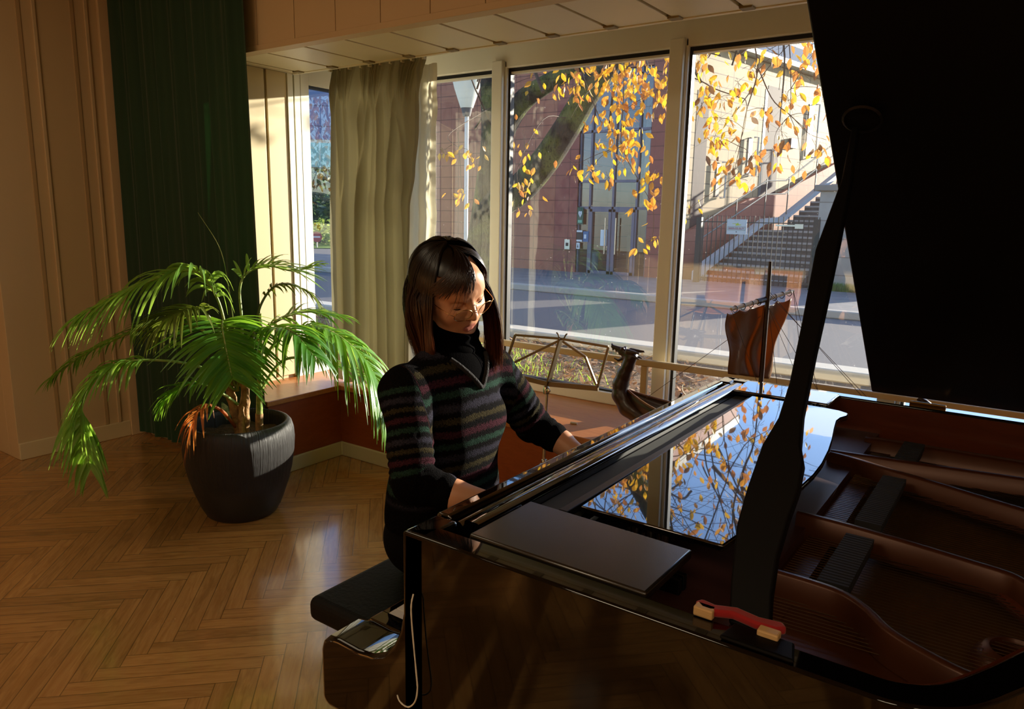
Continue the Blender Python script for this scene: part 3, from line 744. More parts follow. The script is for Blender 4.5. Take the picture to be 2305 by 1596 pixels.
MB().prism(spoly([(.28, .72), (.28, .69), (.46, .69), (.44, .58), (.72, .62), (.72, .655), (.60, .66), (.56, .79), (.50, .72)]), (0, .004, 0)).build('yellow_mark', mat('sign_yellow', 'b9c23a', .5), sg)
b = MB()
for r in ((.06, .50, .94, .525), (.06, .27, .94, .295), (.06, .27, .075, .525), (.925, .27, .94, .525)): b.prism(srect(*r), (0, .004, 0))
b.build('text_frame', mat('sign_grey_green', '7f8c80', .5), sg)
b = MB(); rnd = random.Random(2); u = .11
while u < .88:
    wd = .045
    b.prism(srect(u, .33, u+.012, .46), (0, .004, 0))
    k = rnd.randrange(4)
    if k != 1: b.prism(srect(u, .435, u+wd, .46), (0, .004, 0))
    if k != 2: b.prism(srect(u, .385, u+wd*.8, .405), (0, .004, 0))
    if k != 3: b.prism(srect(u, .33, u+wd, .352), (0, .004, 0))
    if k in (0, 2): b.prism(srect(u+wd-.012, .33, u+wd, .46), (0, .004, 0))
    u += .066
b.build('lettering', mat('sign_red', 'a8616a', .5), sg)
MB().prism(spoly([(.5+.03*cos(t), .17+.04*sin(t)) for t in [i*pi/6 for i in range(12)]]), (0, .004, 0)).build('emblem', mat('sign_dark', '50565a', .5), sg)
MB().prism(srect(.36, .90, .66, .925), (0, .004, 0)).build('heading', mat('sign_faint', '9aa0a4', .5), sg)

# ---------------------------------------------------------------- street lamp
lp = thing('street_lamp', 'street lamp with a white tapered lantern on a thin pole outside the window', 'lamp', (-7.26, 9.0, 0))
MB().tube([(-7.26, 9, 0), (-7.26, 9, 2.95)], .032, 10).build('pole', mat('pole_white', 'e6e2d8', .4), lp, 50)
MB().lathe([(.055, 2.88), (.085, 3.0)], (-7.26, 9, 0), 20, cap=True).build('collar', mat('collar_grey', '5d5a5e', .5), lp, 40)
MB().lathe([(.095, 3.0), (.14, 3.13), (.19, 3.28), (.225, 3.42), (.25, 3.58)], (-7.26, 9, 0), 28, cap=True).build('lantern', mat('lantern_glass', 'eef0e8', .2, trans=.4), lp, 40)
MB().lathe([(.27, 3.58), (.27, 3.62), (.05, 3.70)], (-7.26, 9, 0), 28, cap=True).build('cap', mat('lantern_cap', '77757a', .5), lp, 40)

# ---------------------------------------------------------------- what shows through the side window
bl = thing('office_building', 'distant building with a slate blue upper facade over a teal glass band', 'building', (-33, 28, 0))
D1 = Vector((.65, .76, 0)).normalized(); D2 = Vector((-.76, .65, 0)).normalized(); O1 = Vector((-30.5, 25.9, 0))
def ob(u, w_, z): return O1+D1*u+D2*w_+Vector((0, 0, z))
for nm, z0, z1, m_ in (('facade_panel', 4.95, 9.5, mat('slate_blue', '6f7d9c', .5)), ('fascia', 4.80, 4.98, mat('fascia_cream', 'd9c9a8', .6)), ('glass_band', 3.6, 4.80, mat('teal_glass', '8fc9b8', .25)), ('lower_wall', -.1, 3.6, mat('lower_green', '5f7a6c', .6))):
    MB().prism([ob(-7, 0, z0), ob(9, 0, z0), ob(9, 6, z0), ob(-7, 6, z0)], (0, 0, z1-z0)).build(nm, m_, bl)
b = MB()
for z in (5.6, 6.6): b.prism([ob(-7, -.01, z), ob(9, -.01, z), ob(9, .05, z), ob(-7, .05, z)], (0, 0, .04))
b.build('panel_joint', mat('joint_slate', '4b5874', .6), bl)
bt = mat('bar_teal', 'b9dccf', .5)
for k in range(4, 13): MB().prism([ob(-7+k*1.0, -.02, 3.6), ob(-6.95+k*1.0, -.02, 3.6), ob(-6.95+k*1.0, .05, 3.6), ob(-7+k*1.0, .05, 3.6)], (0, 0, 1.2)).build('glazing_bar', bt, bl)
def bush(name, lab, c, r, n, col, tcol, seed, leaf=.09, kind=None):
    rnd = random.Random(seed); b = MB()
    for i in range(n):
        u = Vector((rnd.gauss(0, 1), rnd.gauss(0, 1), rnd.gauss(0, 1))).normalized()*(rnd.random()**.35)
        p = Vector((c[0]+u.x*r[0], c[1]+u.y*r[1], max(.02, c[2]+u.z*r[2])))
        a = Vector((rnd.gauss(0, 1), rnd.gauss(0, 1), rnd.gauss(0, .6))).normalized(); s = leaf*rnd.uniform(.6, 1.3)
        d = a.cross(Vector((rnd.gauss(0, 1), rnd.gauss(0, 1), rnd.gauss(0, 1)))).normalized()*.45
        b.add([p-a*s, p+d*s, p+a*s, p-d*s], [(0, 1, 2, 3)])
    t = thing(name, lab, 'shrub', (c[0], c[1], 0))
    b.build('foliage', mat(name+'_leaf', col, .6, var=.3, scale=1.5, trans=.3, tcol=tcol), t)
    s = MB()
    for k in range(5): s.tube([(c[0]+rnd.gauss(0, r[0]*.15), c[1]+rnd.gauss(0, r[1]*.15), 0), (c[0]+rnd.gauss(0, r[0]*.4), c[1]+rnd.gauss(0, r[1]*.4), c[2])], [.03, .012], 5)
    s.build('stem', mat(name+'_stem', '4a3a2a', .8), t)
    return t
bush('hedge', 'tall dark green hedge seen through the narrow side window', (-27.3, 23.6, 1.5), (3.4, 3.4, 1.9), 5200, '3d5544', '5d7a4a', 11, .17)
bush('flowering_shrub', 'low yellow-green shrub behind the no-entry sign', (-24.6, 21.0, .55), (2.4, 2.2, .55), 1600, '7f9444', 'b9c95a', 12, .11)
struct(MB().prism([(-34, 18, -.02), (-24.5, 17.4, -.02), (-20.5, 22, -.02), (-28, 30, -.02)], (0, 0, .03)).build('ground_lawn', mat('lawn', '8aa344', .8, var=.2)))
t = thing('no_entry_sign', 'round red no-entry sign with a white bar seen through the side window', 'sign', (-22.99, 19.27, 0))
nd = Vector((.767, -.642, 0)); sx = Vector((.642, .767, 0)); c0 = Vector((-22.99, 19.27, .42))
MB().tube([(-23.02, 19.30, -.02), (-23.02, 19.30, .60)], .03, 6).build('post', M['metal'], t)
MB().prism([c0+sx*.20*cos(a)+Vector((0, 0, .20*sin(a))) for a in [i*2*pi/28 for i in range(28)]], nd*.02).build('disc', mat('traffic_red', 'b5303a', .4), t)
c1 = c0+nd*.021; MB().prism([c1+sx*u+Vector((0, 0, v)) for u, v in ((-.13, -.03), (.13, -.03), (.13, .03), (-.13, .03))], nd*.004).build('bar', mat('traffic_white', 'e8e6e2', .4), t)
bush('garden_shrub', 'leafy pale green shrub outside the left pane behind the curtain edge', (-5.75, 6.35, .78), (.26, .25, .42), 170, '8fae4a', 'c9dc7a', 14, .05)

# ---------------------------------------------------------------- the tree outside, with its limbs over the window
def bark_mat():
    m, nt, out = new_mat('mossy_bark'); L = nt.links.new
    b = N(nt, 'ShaderNodeBsdfPrincipled', i_Roughness=.9)
    tc = N(nt, 'ShaderNodeTexCoord'); mp = N(nt, 'ShaderNodeMapping'); mp.inputs['Scale'].default_value = (3, 3, 1); L(tc.outputs['Object'], mp.inputs[0])
    n1 = N(nt, 'ShaderNodeTexNoise', i_Scale=3.0, i_Detail=6.0); L(tc.outputs['Object'], n1.inputs[0])
    n2 = N(nt, 'ShaderNodeTexNoise', i_Scale=22.0, i_Detail=6.0, i_Roughness=.7); L(mp.outputs[0], n2.inputs[0])
    mx = N(nt, 'ShaderNodeMix', data_type='RGBA'); mx.inputs[6].default_value = lin('40342a'); mx.inputs[7].default_value = lin('74783a')
    r = N(nt, 'ShaderNodeMapRange'); r.inputs[1].default_value = .48; r.inputs[2].default_value = .62; L(n1.outputs[0], r.inputs[0]); L(r.outputs[0], mx.inputs[0])
    m2 = N(nt, 'ShaderNodeMix', data_type='RGBA'); m2.inputs[7].default_value = lin('1a1511'); L(mx.outputs[2], m2.inputs[6])
    r2_ = N(nt, 'ShaderNodeMapRange'); r2_.inputs[1].default_value = .52; r2_.inputs[2].default_value = .66; L(n2.outputs[0], r2_.inputs[0]); L(r2_.outputs[0], m2.inputs[0])
    L(m2.outputs[2], b.inputs['Base Color'])
    bp = N(nt, 'ShaderNodeBump', i_Strength=1.0, i_Distance=.04); L(n2.outputs[0], bp.inputs['Height']); L(bp.outputs[0], b.inputs['Normal'])
    L(b.outputs[0], out.inputs[0]); return m
M['bark'] = bark_mat(); M['twig'] = mat('twig', '4a3526', .8)
tree = thing('autumn_tree', 'mossy tree with hanging yellow-orange autumn leaves outside the window', 'tree', (-5.9, 7.5, 0))
MB().tube(interp([(-5.95, 7.5, -.05), (-5.85, 7.5, .55), (-5.70, 7.5, 1.458), (-5.60, 7.5, 2.316), (-5.66, 7.5, 3.046), (-5.8, 7.6, 4.2), (-5.7, 7.7, 5.4)], 22), [.26-.008*i for i in range(22)], 16).build('trunk', M['bark'], tree, 60)
MB().tube(interp([(-5.62, 7.45, 1.45), (-5.35, 7.35, 1.62), (-5.067, 7.3, 1.748), (-4.746, 7.3, 2.045), (-4.463, 7.3, 2.399), (-4.222, 7.3, 2.736), (-3.94, 7.3, 3.052), (-3.5, 7.25, 3.5), (-3.0, 7.2, 4.2)], 26), [.20-.004*i for i in range(26)], 14).build('limb', M['bark'], tree, 60)
MB().tube(interp([(-5.66, 7.55, 2.25), (-5.346, 7.6, 2.728), (-5.0, 7.6, 2.931), (-4.583, 7.6, 3.091), (-4.1, 7.6, 3.4)], 16), [.15-.005*i for i in range(16)], 12).build('limb', M['bark'], tree, 60)
tw = []
tw.append(([(-3.6, 6.9, 3.6), (-2.9, 6.0, 2.75), (-2.55, 5.4, 2.55), (-2.146, 5.2, 2.427), (-1.978, 5.2, 2.339), (-1.816, 5.2, 2.275), (-1.752, 5.2, 2.236), (-1.753, 5.2, 2.061), (-1.803, 5.2, 1.9)], .0065))
tw.append(([(-2.0, 5.6, 3.3), (-1.741, 5.2, 2.662), (-1.692, 5.2, 2.431), (-1.747, 5.2, 2.177), (-1.775, 5.2, 1.944), (-1.806, 5.2, 1.735)], .0065))
tw.append(([(-1.70, 5.25, 2.45), (-1.634, 5.4, 2.268), (-1.504, 5.4, 2.157), (-1.376, 5.4, 2.034), (-1.257, 5.4, 1.986)], .005))
tw.append(([(-3.3, 6.6, 3.9), (-2.5, 4.9, 3.2), (-2.31, 4.4, 2.70), (-2.279, 4.4, 2.384), (-2.274, 4.4, 2.115), (-2.268, 4.4, 1.896), (-2.131, 4.4, 1.672), (-2.029, 4.4, 1.506), (-2.02, 4.4, 1.27)], .0055))
tw.append(([(-1.7, 5.5, 3.2), (-1.5, 5.2, 2.593), (-1.463, 5.2, 2.3), (-1.454, 5.2, 2.132)], .005))
tw.append(([(-4.4, 7.2, 2.5), (-4.25, 6.5, 2.4), (-4.2, 6.0, 1.9), (-4.05, 5.85, 1.62)], .0055))
tw.append(([(-5.5, 7.3, 2.7), (-5.3, 6.3, 2.3), (-5.0, 6.0, 2.14), (-4.8, 6.0, 2.08)], .0055))
tw.append(([(-5.2, 6.3, 2.3), (-5.0, 6.1, 1.9), (-4.9, 6.0, 1.68)], .006))
rnd = random.Random(21)
CL = [(-2.29, 4.4, 2.36, 0.33, 0.11, 60), (-2.65, 4.4, 2.28, 0.09, 0.06, 14), (-2.04, 4.4, 2.21, 0.12, 0.12, 26), (-2.28, 4.4, 2.12, 0.12, 0.15, 40), (-2.28, 4.4, 1.91, 0.11, 0.11, 30), (-2.49, 4.4, 1.76, 0.06, 0.06, 6), (-2.62, 4.4, 1.78, 0.03, 0.03, 2), (-2.04, 4.4, 1.7, 0.06, 0.04, 6), (-2.02, 4.4, 1.56, 0.05, 0.05, 8), (-2.02, 4.4, 1.31, 0.05, 0.06, 7), (-3.95, 5.8, 1.69, 0.06, 0.08, 10), (-4.27, 6.2, 2.11, 0.06, 0.27, 12), (-4.2, 6.0, 1.51, 0.05, 0.05, 4), (-5.12, 6.0, 2.09, 0.12, 0.04, 5), (-4.77, 6.0, 2.03, 0.08, 0.12, 10), (-4.92, 6.0, 1.65, 0.1, 0.06, 7), (-2.36, 4.4, 1.7, 0.02, 0.02, 2), (-2.02, 5.0, 2.49, 0.06, 0.08, 12), (-1.99, 5.0, 2.2, 0.08, 0.13, 16), (-1.9, 5.1, 2.26, 0.13, 0.1, 12), (-1.88, 5.0, 1.99, 0.09, 0.08, 11), (-1.74, 5.0, 1.78, 0.09, 0.09, 13), (-1.89, 5.1, 2.12, 0.16, 0.1, 12), (-1.63, 5.0, 1.84, 0.09, 0.08, 8), (-1.48, 5.0, 1.88, 0.06, 0.09, 8), (-1.47, 5.1, 2.01, 0.05, 0.09, 7), (-1.21, 5.0, 1.88, 0.06, 0.12, 8), (-1.31, 5.1, 2.11, 0.06, 0.06, 4), (-1.74, 5.2, 2.46, 0.08, 0.06, 7), (-1.6, 5.2, 2.51, 0.06, 0.05, 6), (-1.42, 5.2, 2.41, 0.06, 0.06, 7), (-1.29, 5.0, 2.47, 0.03, 0.06, 6), (-1.63, 5.2, 2.18, 0.05, 0.04, 4), (-1.82, 5.2, 2.36, 0.1, 0.06, 6), (-1.47, 5.2, 2.22, 0.06, 0.05, 4), (-1.22, 5.0, 2.25, 0.02, 0.07, 4), (-1.7, 5.0, 1.71, 0.08, 0.04, 3), (-2.1, 5.2, 1.52, 0.03, 0.07, 3), (-1.31, 5.0, 1.8, 0.04, 0.04, 2)]
for c in CL:                                  # a thin twig feeds each spray of leaves
    p = Vector(c[:3])
    best = min((q for t_ in tw[:8] for q in t_[0]), key=lambda q: (Vector(q)-p).length)
    B_o = Vector(best)
    if (B_o-p).length > .02: tw.append(([B_o, B_o.lerp(p, .5)+Vector((rnd.gauss(0, .02), rnd.gauss(0, .02), .015)), p, p-Vector((rnd.gauss(0, .05), 0, c[4]*1.2))], .0024))
    for j in range(5):
        e = Vector((rnd.gauss(0, c[3]*1.3), rnd.gauss(0, .08), rnd.gauss(-.05, c[4]*1.2))); tw.append(([p-e*.4, p+Vector((0, 0, .01)), p+e], .0012))
# the higher crown that hangs above the frame
crown = []
for k in range(120):
    a = Vector((rnd.uniform(-5.6, -.9), rnd.uniform(5.0, 9.0), rnd.uniform(3.0, 5.6)))
    d = Vector((rnd.gauss(.5, .6), rnd.gauss(-.3, .5), rnd.gauss(.3, .5))).normalized()*rnd.uniform(.9, 1.8)
    pts = [a-d*.5, a-d*.1+Vector((rnd.gauss(0, .1), rnd.gauss(0, .1), rnd.gauss(0, .1))), a+d*.3, a+d*.7+Vector((0, 0, -.15))]
    tw.append((pts, rnd.uniform(.005, .02)))
    for j in range(6):
        q = pts[1].lerp(pts[3], rnd.random()); e = Vector((rnd.gauss(.1, .4), rnd.gauss(0, .4), rnd.gauss(.1, .35)))
        tw.append(([q, q+e*.6+Vector((0, 0, .03)), q+e], .0032))
        if j < 2: crown.append((q+e, .14, 4))
    crown.append((pts[3], .2, 5))
for k in range(7): tw.append(([(-5.7, 7.6, 4.3+.1*k), (-5.0+.4*k, 7.4-.1*k, 4.6+.1*k), (-4.2+.45*k, 7.0-.1*k, 4.9), (-3.2+.4*k, 6.6, 5.2+.1*k)], .05))
b = MB()
for pts, r in tw:
    q = interp(pts, 4+3*len(pts)); b.tube(q, [r*(1-.75*i/(len(q)-1)) for i in range(len(q))], 5)
b.build('branches', M['twig'], tree, 60)
def leaf(b, p, L_, wdt, d, nrm, mi):
    s_ = d.cross(nrm)
    if s_.length < 1e-4: return
    s_.normalize(); n_ = s_.cross(d)
    prof = ((0, 0), (.18, .30), (.42, .50), (.68, .40), (1.0, 0))
    vs = [p]
    for t_, w_ in prof[1:4]:
        c = p+d*(t_*L_)-n_*(.10*L_*t_*t_); vs += [c+s_*(w_*wdt)+n_*.12*wdt, c, c-s_*(w_*wdt)+n_*.12*wdt]
    vs.append(p+d*L_-n_*.10*L_)
    b.add(vs, [(0, 1, 2), (0, 2, 3), (1, 4, 5, 2), (2, 5, 6, 3), (4, 7, 8, 5), (5, 8, 9, 6), (7, 10, 8), (8, 10, 9)], mi)
lb = MB()
def spray(c, rx, rz, n, size):
    for i in range(n):
        p = Vector((c[0]+rnd.gauss(0, rx*.55), c[1]+rnd.gauss(0, .13), c[2]+rnd.gauss(0, rz*.6)))
        d = Vector((rnd.gauss(0, .45), rnd.gauss(0, .45), -1+.35*rnd.random())).normalized()
        nrm = Vector((rnd.gauss(.2, .6), rnd.gauss(-.6, .5), rnd.gauss(0, .4)))
        L_ = size*rnd.uniform(.75, 1.15); right = c[0] > -1.75
        mi = rnd.choices((0, 1, 2, 3), (.42, .38, .17, .03) if not right else (.2, .3, .4, .1))[0]
        leaf(lb, p, L_, L_*.50, d, nrm, mi)
for x, y, z, rx, rz, n in CL: spray((x, y, z), rx*1.1, rz*1.1, int(n*(2.1 if y == 4.4 else 1.55))+1, .071*y/5.3)
for c, r, n in crown: spray(c, r, r, n, .09)
tag(lb.build('leaves', [mat('leaf_yellow', 'dca62a', .5, var=.15, scale=9, trans=.5, tcol='f0bc2c'), mat('leaf_gold', 'c98a34', .5, var=.15, scale=9, trans=.5, tcol='e2a03a'), mat('leaf_orange', 'b06f34', .5, var=.15, scale=9, trans=.45, tcol='cc8440'), mat('leaf_brown', '6e4a2c', .6, trans=.25)], tree), kind='stuff')
# ================================================================ the grand piano
def lacquer(name, col='060506', rough=.035, ior=2.0):
    m, nt, out = new_mat(name); L = nt.links.new
    b = N(nt, 'ShaderNodeBsdfPrincipled'); b.inputs['Base Color'].default_value = lin(col); b.inputs['Roughness'].default_value = rough
    b.inputs['Specular IOR Level'].default_value = .5; b.inputs['IOR'].default_value = 1.3; b.inputs['Coat Weight'].default_value = 1.0; b.inputs['Coat Roughness'].default_value = .01; b.inputs['Coat IOR'].default_value = ior
    tc = N(nt, 'ShaderNodeTexCoord'); nz = N(nt, 'ShaderNodeTexNoise', i_Scale=5.0, i_Detail=2.0); L(tc.outputs['Object'], nz.inputs[0])
    bp = N(nt, 'ShaderNodeBump', i_Strength=.012, i_Distance=.01); L(nz.outputs[0], bp.inputs['Height']); L(bp.outputs[0], b.inputs['Coat Normal'])
    L(b.outputs[0], out.inputs[0]); return m
M['lacquer'] = lacquer('black_lacquer'); M['case'] = lacquer('case_lacquer', '050404', .05, 1.32)
M['satin'] = mat('black_satin', '0d0c0b', .36, spec=.28)
M['shelf'] = mat('shelf_satin', '1e1a14', .24, spec=.95)
M['prop'] = mat('prop_black', '080707', .55, spec=.12)
M['dusty'] = mat('black_dusty', '2b2c26', .8, var=.12, scale=60)
M['bronze'] = mat('bronze_plate', '4c260e', .36, .3, var=.06, scale=12)
M['mahog'] = wood_mat('inner_rim_wood', '4c200e', '5a2812', .3, 4, (1, 1, 10), coat=.5)
M['sound'] = wood_mat('soundboard', '4a3115', '5a3c1c', .4, 6, (8, 1, 1))
M['felt_red'] = mat('red_felt', '9a1416', .95, sheen=.2)
M['felt_wine'] = mat('wine_felt', '5a2028', .95)
M['ivory'] = mat('white_key', 'd9d4c8', .25)
M['ebony'] = mat('black_key', '0a0909', .3)
M['paleblock'] = wood_mat('pale_wood', 'c9a06a', 'd8b27c', .5, 10)

piano = thing('grand_piano', 'black lacquered grand piano with its lid propped open beside the window', 'piano', (.3, 1.57, 0))
NY, FY = .82, 2.33            # near and far sides
# rim outline in plan: near straight side, bent side, tail, spine
bent = [(-.12, .82), (-.06, .824), (0.0, .86), (.05, .94), (.10, 1.04), (.18, 1.17), (.30, 1.29), (.48, 1.39), (.68, 1.47), (.86, 1.58), (.98, 1.74), (1.03, 1.92), (1.02, 2.10), (.95, 2.24), (.82, 2.32), (.70, 2.33)]
bent_s = [tuple(v)[:2] for v in interp([(x, y, 0) for x, y in bent], 60)]
outer = [(-.79, NY), (-.45, NY)]+bent_s+[(-.79, FY)]
def inset(poly, d):
    n = len(poly); out = []
    for i in range(n):
        p0, p1, p2 = Vector(poly[i-1]), Vector(poly[i]), Vector(poly[(i+1) % n])
        a = (p1-p0).normalized(); c = (p2-p1).normalized(); na, nc = Vector((-a.y, a.x)), Vector((-c.y, c.x)); m_ = (na+nc)
        m_ = m_/max(.4, m_.dot(na)) if m_.length > 1e-6 else na
        out.append(tuple(p1+m_*d))
    return out
inner = inset(outer, .045)
n = len(outer)
def ring(b, po, pi_, z0, z1, mi=0, closed=True):
    n = len(po); vs = [(x, y, z0) for x, y in po]+[(x, y, z0) for x, y in pi_]+[(x, y, z1) for x, y in po]+[(x, y, z1) for x, y in pi_]
    fs = []
    for i in range(n if closed else n-1):
        j = (i+1) % n
        fs += [(i, j, 2*n+j, 2*n+i), (n+j, n+i, 3*n+i, 3*n+j), (2*n+i, 2*n+j, 3*n+j, 3*n+i), (j, i, n+i, n+j)]
    if not closed: fs += [(0, 2*n, 3*n, n), (n-1, 2*n-1, 4*n-1, 3*n-1)]
    b.add(vs, fs, mi)
# outer rim open at the keyboard end
po = outer[:]; po = po[:]  # from near front corner round to far front corner
b = MB(); ring(b, po, inner, .58, .95, closed=False)
rim = b.build('rim', M['case'], piano, 30, bevel=.004)
# warm inner veneer of the rim
in2 = inset(outer, .0455); in3 = inset(outer, .052)
b = MB(); ring(b, in2, in3, .80, .944, closed=False); b.build('inner_rim', M['mahog'], rim, 30)
# arms with their scooped cheek outline
arm = [(-.79, .95), (-.793, .80), (-.800, .765), (-.815, .733), (-.838, .708), (-.868, .693), (-.905, .688), (-.955, .690), (-.982, .686), (-.997, .672), (-1.003, .655), (-1.003, .555), (-.995, .545), (-.985, .54), (-.76, .54), (-.74, .58), (-.74, .95)]
for y0, y1, nm in ((NY, NY+.085, 'arm'), (FY-.085, FY, 'arm')):
    b = MB(); b.prism([(x, y0, z) for x, z in arm], (0, y1-y0, 0)); b.build(nm, M['case'], piano, 25, bevel=.008, seg=3)
# key bed, key slip and key blocks
MB().box(-.985, -.70, NY+.085, FY-.085, .55, .635).build('key_bed', M['lacquer'], piano, bevel=.004)
MB().box(-.985, -.965, NY+.085, FY-.085, .635, .672).build('key_slip', M['lacquer'], piano, bevel=.004)
for y in (NY+.0853, FY-.125-.0003): MB().box(-.965, -.80, y, y+.04, .635, .69).build('key_block', M['lacquer'], piano, bevel=.005)
# keyboard: each white key slightly parted; black keys raised
K0 = NY+.13; KW = (FY-NY-.26)/52
b = MB()
for k in range(52): b.box(-.957, -.80, K0+k*KW+.0006, K0+(k+1)*KW-.0006, .655, .682)
whites = b.build('white_keys', M['ivory'], piano, bevel=.001, seg=1); whites['kind'] = 'stuff'
b = MB()
# near end is the treble: index 51 is the lowest key at the far end
for k in range(52):
    name = 'CBAGFED'[k % 7]           # going down from the top C
    if k and name in 'BAGED' and k < 51 or (k == 51): 
        yk = K0+(k)*KW if name not in 'CF' else None
        if name in 'BAGED'[:] and name != 'E' or name in 'ED':
            pass
for k in range(1, 52):
    up, lo = 'CBAGFED'[(k-1) % 7], 'CBAGFED'[k % 7]
    if (up, lo) in (('B', 'A'), ('A', 'G'), ('G', 'F'), ('E', 'D'), ('D', 'C')):
        yk = K0+k*KW; b.box(-.905, -.80, yk-.0052, yk+.0052, .682, .694)
bk = b.build('black_keys', M['ebony'], piano, bevel=.0015, seg=1); bk['kind'] = 'stuff'
MB().box(-.802, -.797, NY+.09, FY-.09, .675, .70).build('name_felt', M['felt_wine'], piano)
# fallboard standing open behind the keys, with a rolled top edge
b = MB(); pf = [(-.797, .69), (-.781, .69), (-.760, .90), (-.760, .946), (-.765, .952), (-.788, .952), (-.794, .946), (-.795, .92)]
b.prism([(x, NY+.088, z) for x, z in pf], (0, FY-NY-.176, 0)); b.build('fallboard', M['lacquer'], piano, 40, bevel=.004, seg=3)
# lock rail behind it: a rounded moulding, a step and a flat strip
b = MB(); sec = [(-.7595, .90), (-.7595, .930), (-.757, .937), (-.752, .943), (-.746, .9465), (-.740, .945), (-.735, .940), (-.732, .942), (-.731, .951), (-.728, .9535), (-.704, .9535), (-.700, .950), (-.698, .940), (-.696, .90)]
b.prism([(x, NY+.088, z) for x, z in sec], (0, FY-NY-.176, 0)); b.build('lock_rail', M['lacquer'], piano, 50)
MB().box(-.697, -.625, NY+.088, FY-.088, .915, .931).build('desk_rail', M['dusty'], piano, bevel=.003)
MB().box(-.7605, -.697, NY+.088, FY-.088, .86, .905).build('action_rail', M['satin'], piano)
# front of the rim closed by the stretcher (seen as the top of the case at both ends)
# ---- music desk folded flat, cut with a scrolled right edge, and its two side shelves
dk = [(-.618, 1.085), (-.575, 1.088), (-.497, 1.150), (-.354, 1.140), (-.335, 1.25), (-.321, 1.40), (-.315, 1.52), (-.317, 1.60), (-.326, 1.70), (-.338, 1.79), (-.353, 1.88), (-.364, 1.955), (-.362, 1.99), (-.352, 2.02), (-.356, 2.045), (-.380, 2.060), (-.42, 2.066), (-.618, 2.070)]
dk = [(-.618, 1.10), (-.354, 1.10)]+dk[4:]
b = MB(); b.prism([(x, y, .931+(y-1.10)*.018) for x, y in dk], (0, 0, .013)); desk = b.build('music_desk', M['lacquer'], piano, 40, bevel=.003)
MB().box(-.640, -.622, 1.06, 2.11, .931, .945).build('desk_hinge', M['satin'], desk, bevel=.002)
b = MB(); b.prism([(-.690, .868, .938), (-.380, .868, .938), (-.380, 1.035, .938), (-.690, 1.045, .938)], (0, 0, .016)); b.build('side_shelf', M['shelf'], piano, 40, bevel=.004)
b = MB(); b.prism([(-.700, 2.150, .936), (-.43, 2.150, .936), (-.425, 2.282, .941), (-.700, 2.282, .941)], (0, 0, .016)); b.build('side_shelf', M['lacquer'], piano, 40, bevel=.004)
# pin block, tuning pins and felts under the desk
MB().box(-.66, -.31, NY+.046, FY-.046, .82, .858).build('pin_block', mat('pin_block', '4a2c28', .45, .2), piano)
rnd = random.Random(4)
pins = MB()
for y in [1.05+.012*i for i in range(6)]+[1.14+.0145*i for i in range(64)]:
    for x in (-.56, -.53, -.50): pins.tube([(x+.004*sin(y*300), y, .856), (x+.004*sin(y*300), y, .888)], .0035, 5)
pn = pins.build('tuning_pins', M['metal'], piano); pn['kind'] = 'stuff'
for yb in (1.055, 1.075): MB().box(-.44, -.405, yb, yb+.012, .858, .885).build('plate_bolt', M['satin'], piano, bevel=.002)
# ---- iron plate, struts, sound hole, strings
floor_in = inset(outer, .054)
b = MB(); b.add([(x, y, .800) for x, y in floor_in], [tuple(range(len(floor_in)))]); b.build('soundboard', M['sound'], piano)
plate = MB()
pl_o = inset(outer, .056); pl_i = inset(outer, .13)
ring(plate, pl_o[2:-1], pl_i[2:-1], .822, .836, closed=False)
plate.box(-.33, -.26, NY+.05, FY-.05, .822, .836)
pl = plate.build('iron_plate', M['bronze'], piano, 40, bevel=.004)
b = MB(); b.prism([(x, y, .822) for x, y in [(-.33, .875), (-.12, .876), (-.045, .885), (.0, .93), (.05, 1.03), (.10, 1.12), (.05, 1.10), (-.05, 1.08), (-.108, 1.105), (-.145, 1.149), (-.185, 1.178), (-.33, 1.19)]], (0, 0, .013)); b.build('plate_web', M['bronze'], pl)
def strut(pts, w, z0, z1, name='plate_strut'):
    P = interp([(x, y, 0) for x, y in pts], 30); vs = []; k = len(P)
    W = w if isinstance(w, list) else [w]*k
    b = MB()
    for i in range(k):
        t = (P[min(i+1, k-1)]-P[max(i-1, 0)]).normalized(); nn = Vector((-t.y, t.x, 0)); ww = W[min(len(W)-1, int(i*len(W)/k))]
        u = i/(k-1); zt = z1 if not isinstance(z1, (list, tuple)) else z1[0]+(z1[1]-z1[0])*u
        for s_, z in ((-1.25, z0), (1.25, z0), (.8, zt-.004), (.45, zt), (-.45, zt), (-.8, zt-.004)):
            p = P[i]+nn*(s_*ww/2); vs.append((p.x, p.y, z))
    fs = [(i*6+j, i*6+(j+1) % 6, (i+1)*6+(j+1) % 6, (i+1)*6+j) for i in range(k-1) for j in range(6)]+[(5, 4, 3, 2, 1, 0), tuple((k-1)*6+j for j in range(6))]
    fs = [f[::-1] for f in fs]
    b.add(vs, fs); return b.build(name, M['bronze'], pl, 50)
strut([(-.37, 1.945), (-.29, 1.955), (-.19, 1.968), (.04, 2.005), (.40, 2.06), (.80, 2.12)], .026, .834, .884)
strut([(-.37, 1.935), (-.30, 1.915), (-.228, 1.885), (-.126, 1.850), (.042, 1.785), (.35, 1.68), (.72, 1.60)], .026, .834, .882)
strut([(-.33, 1.475), (-.24, 1.470), (-.131, 1.455), (-.039, 1.438), (.025, 1.425), (.05, 1.405), (.09, 1.37), (.16, 1.31)], .022, .836, .884)
strut([(-.30, 1.188), (-.231, 1.186), (-.185, 1.178), (-.145, 1.149), (-.108, 1.105), (-.06, 1.075), (.0, 1.052), (.05, 1.06)], .020, .836, .886)
strut([(-.33, 2.19), (-.1, 2.20), (.3, 2.22), (.8, 2.24)], .05, .832, .868)
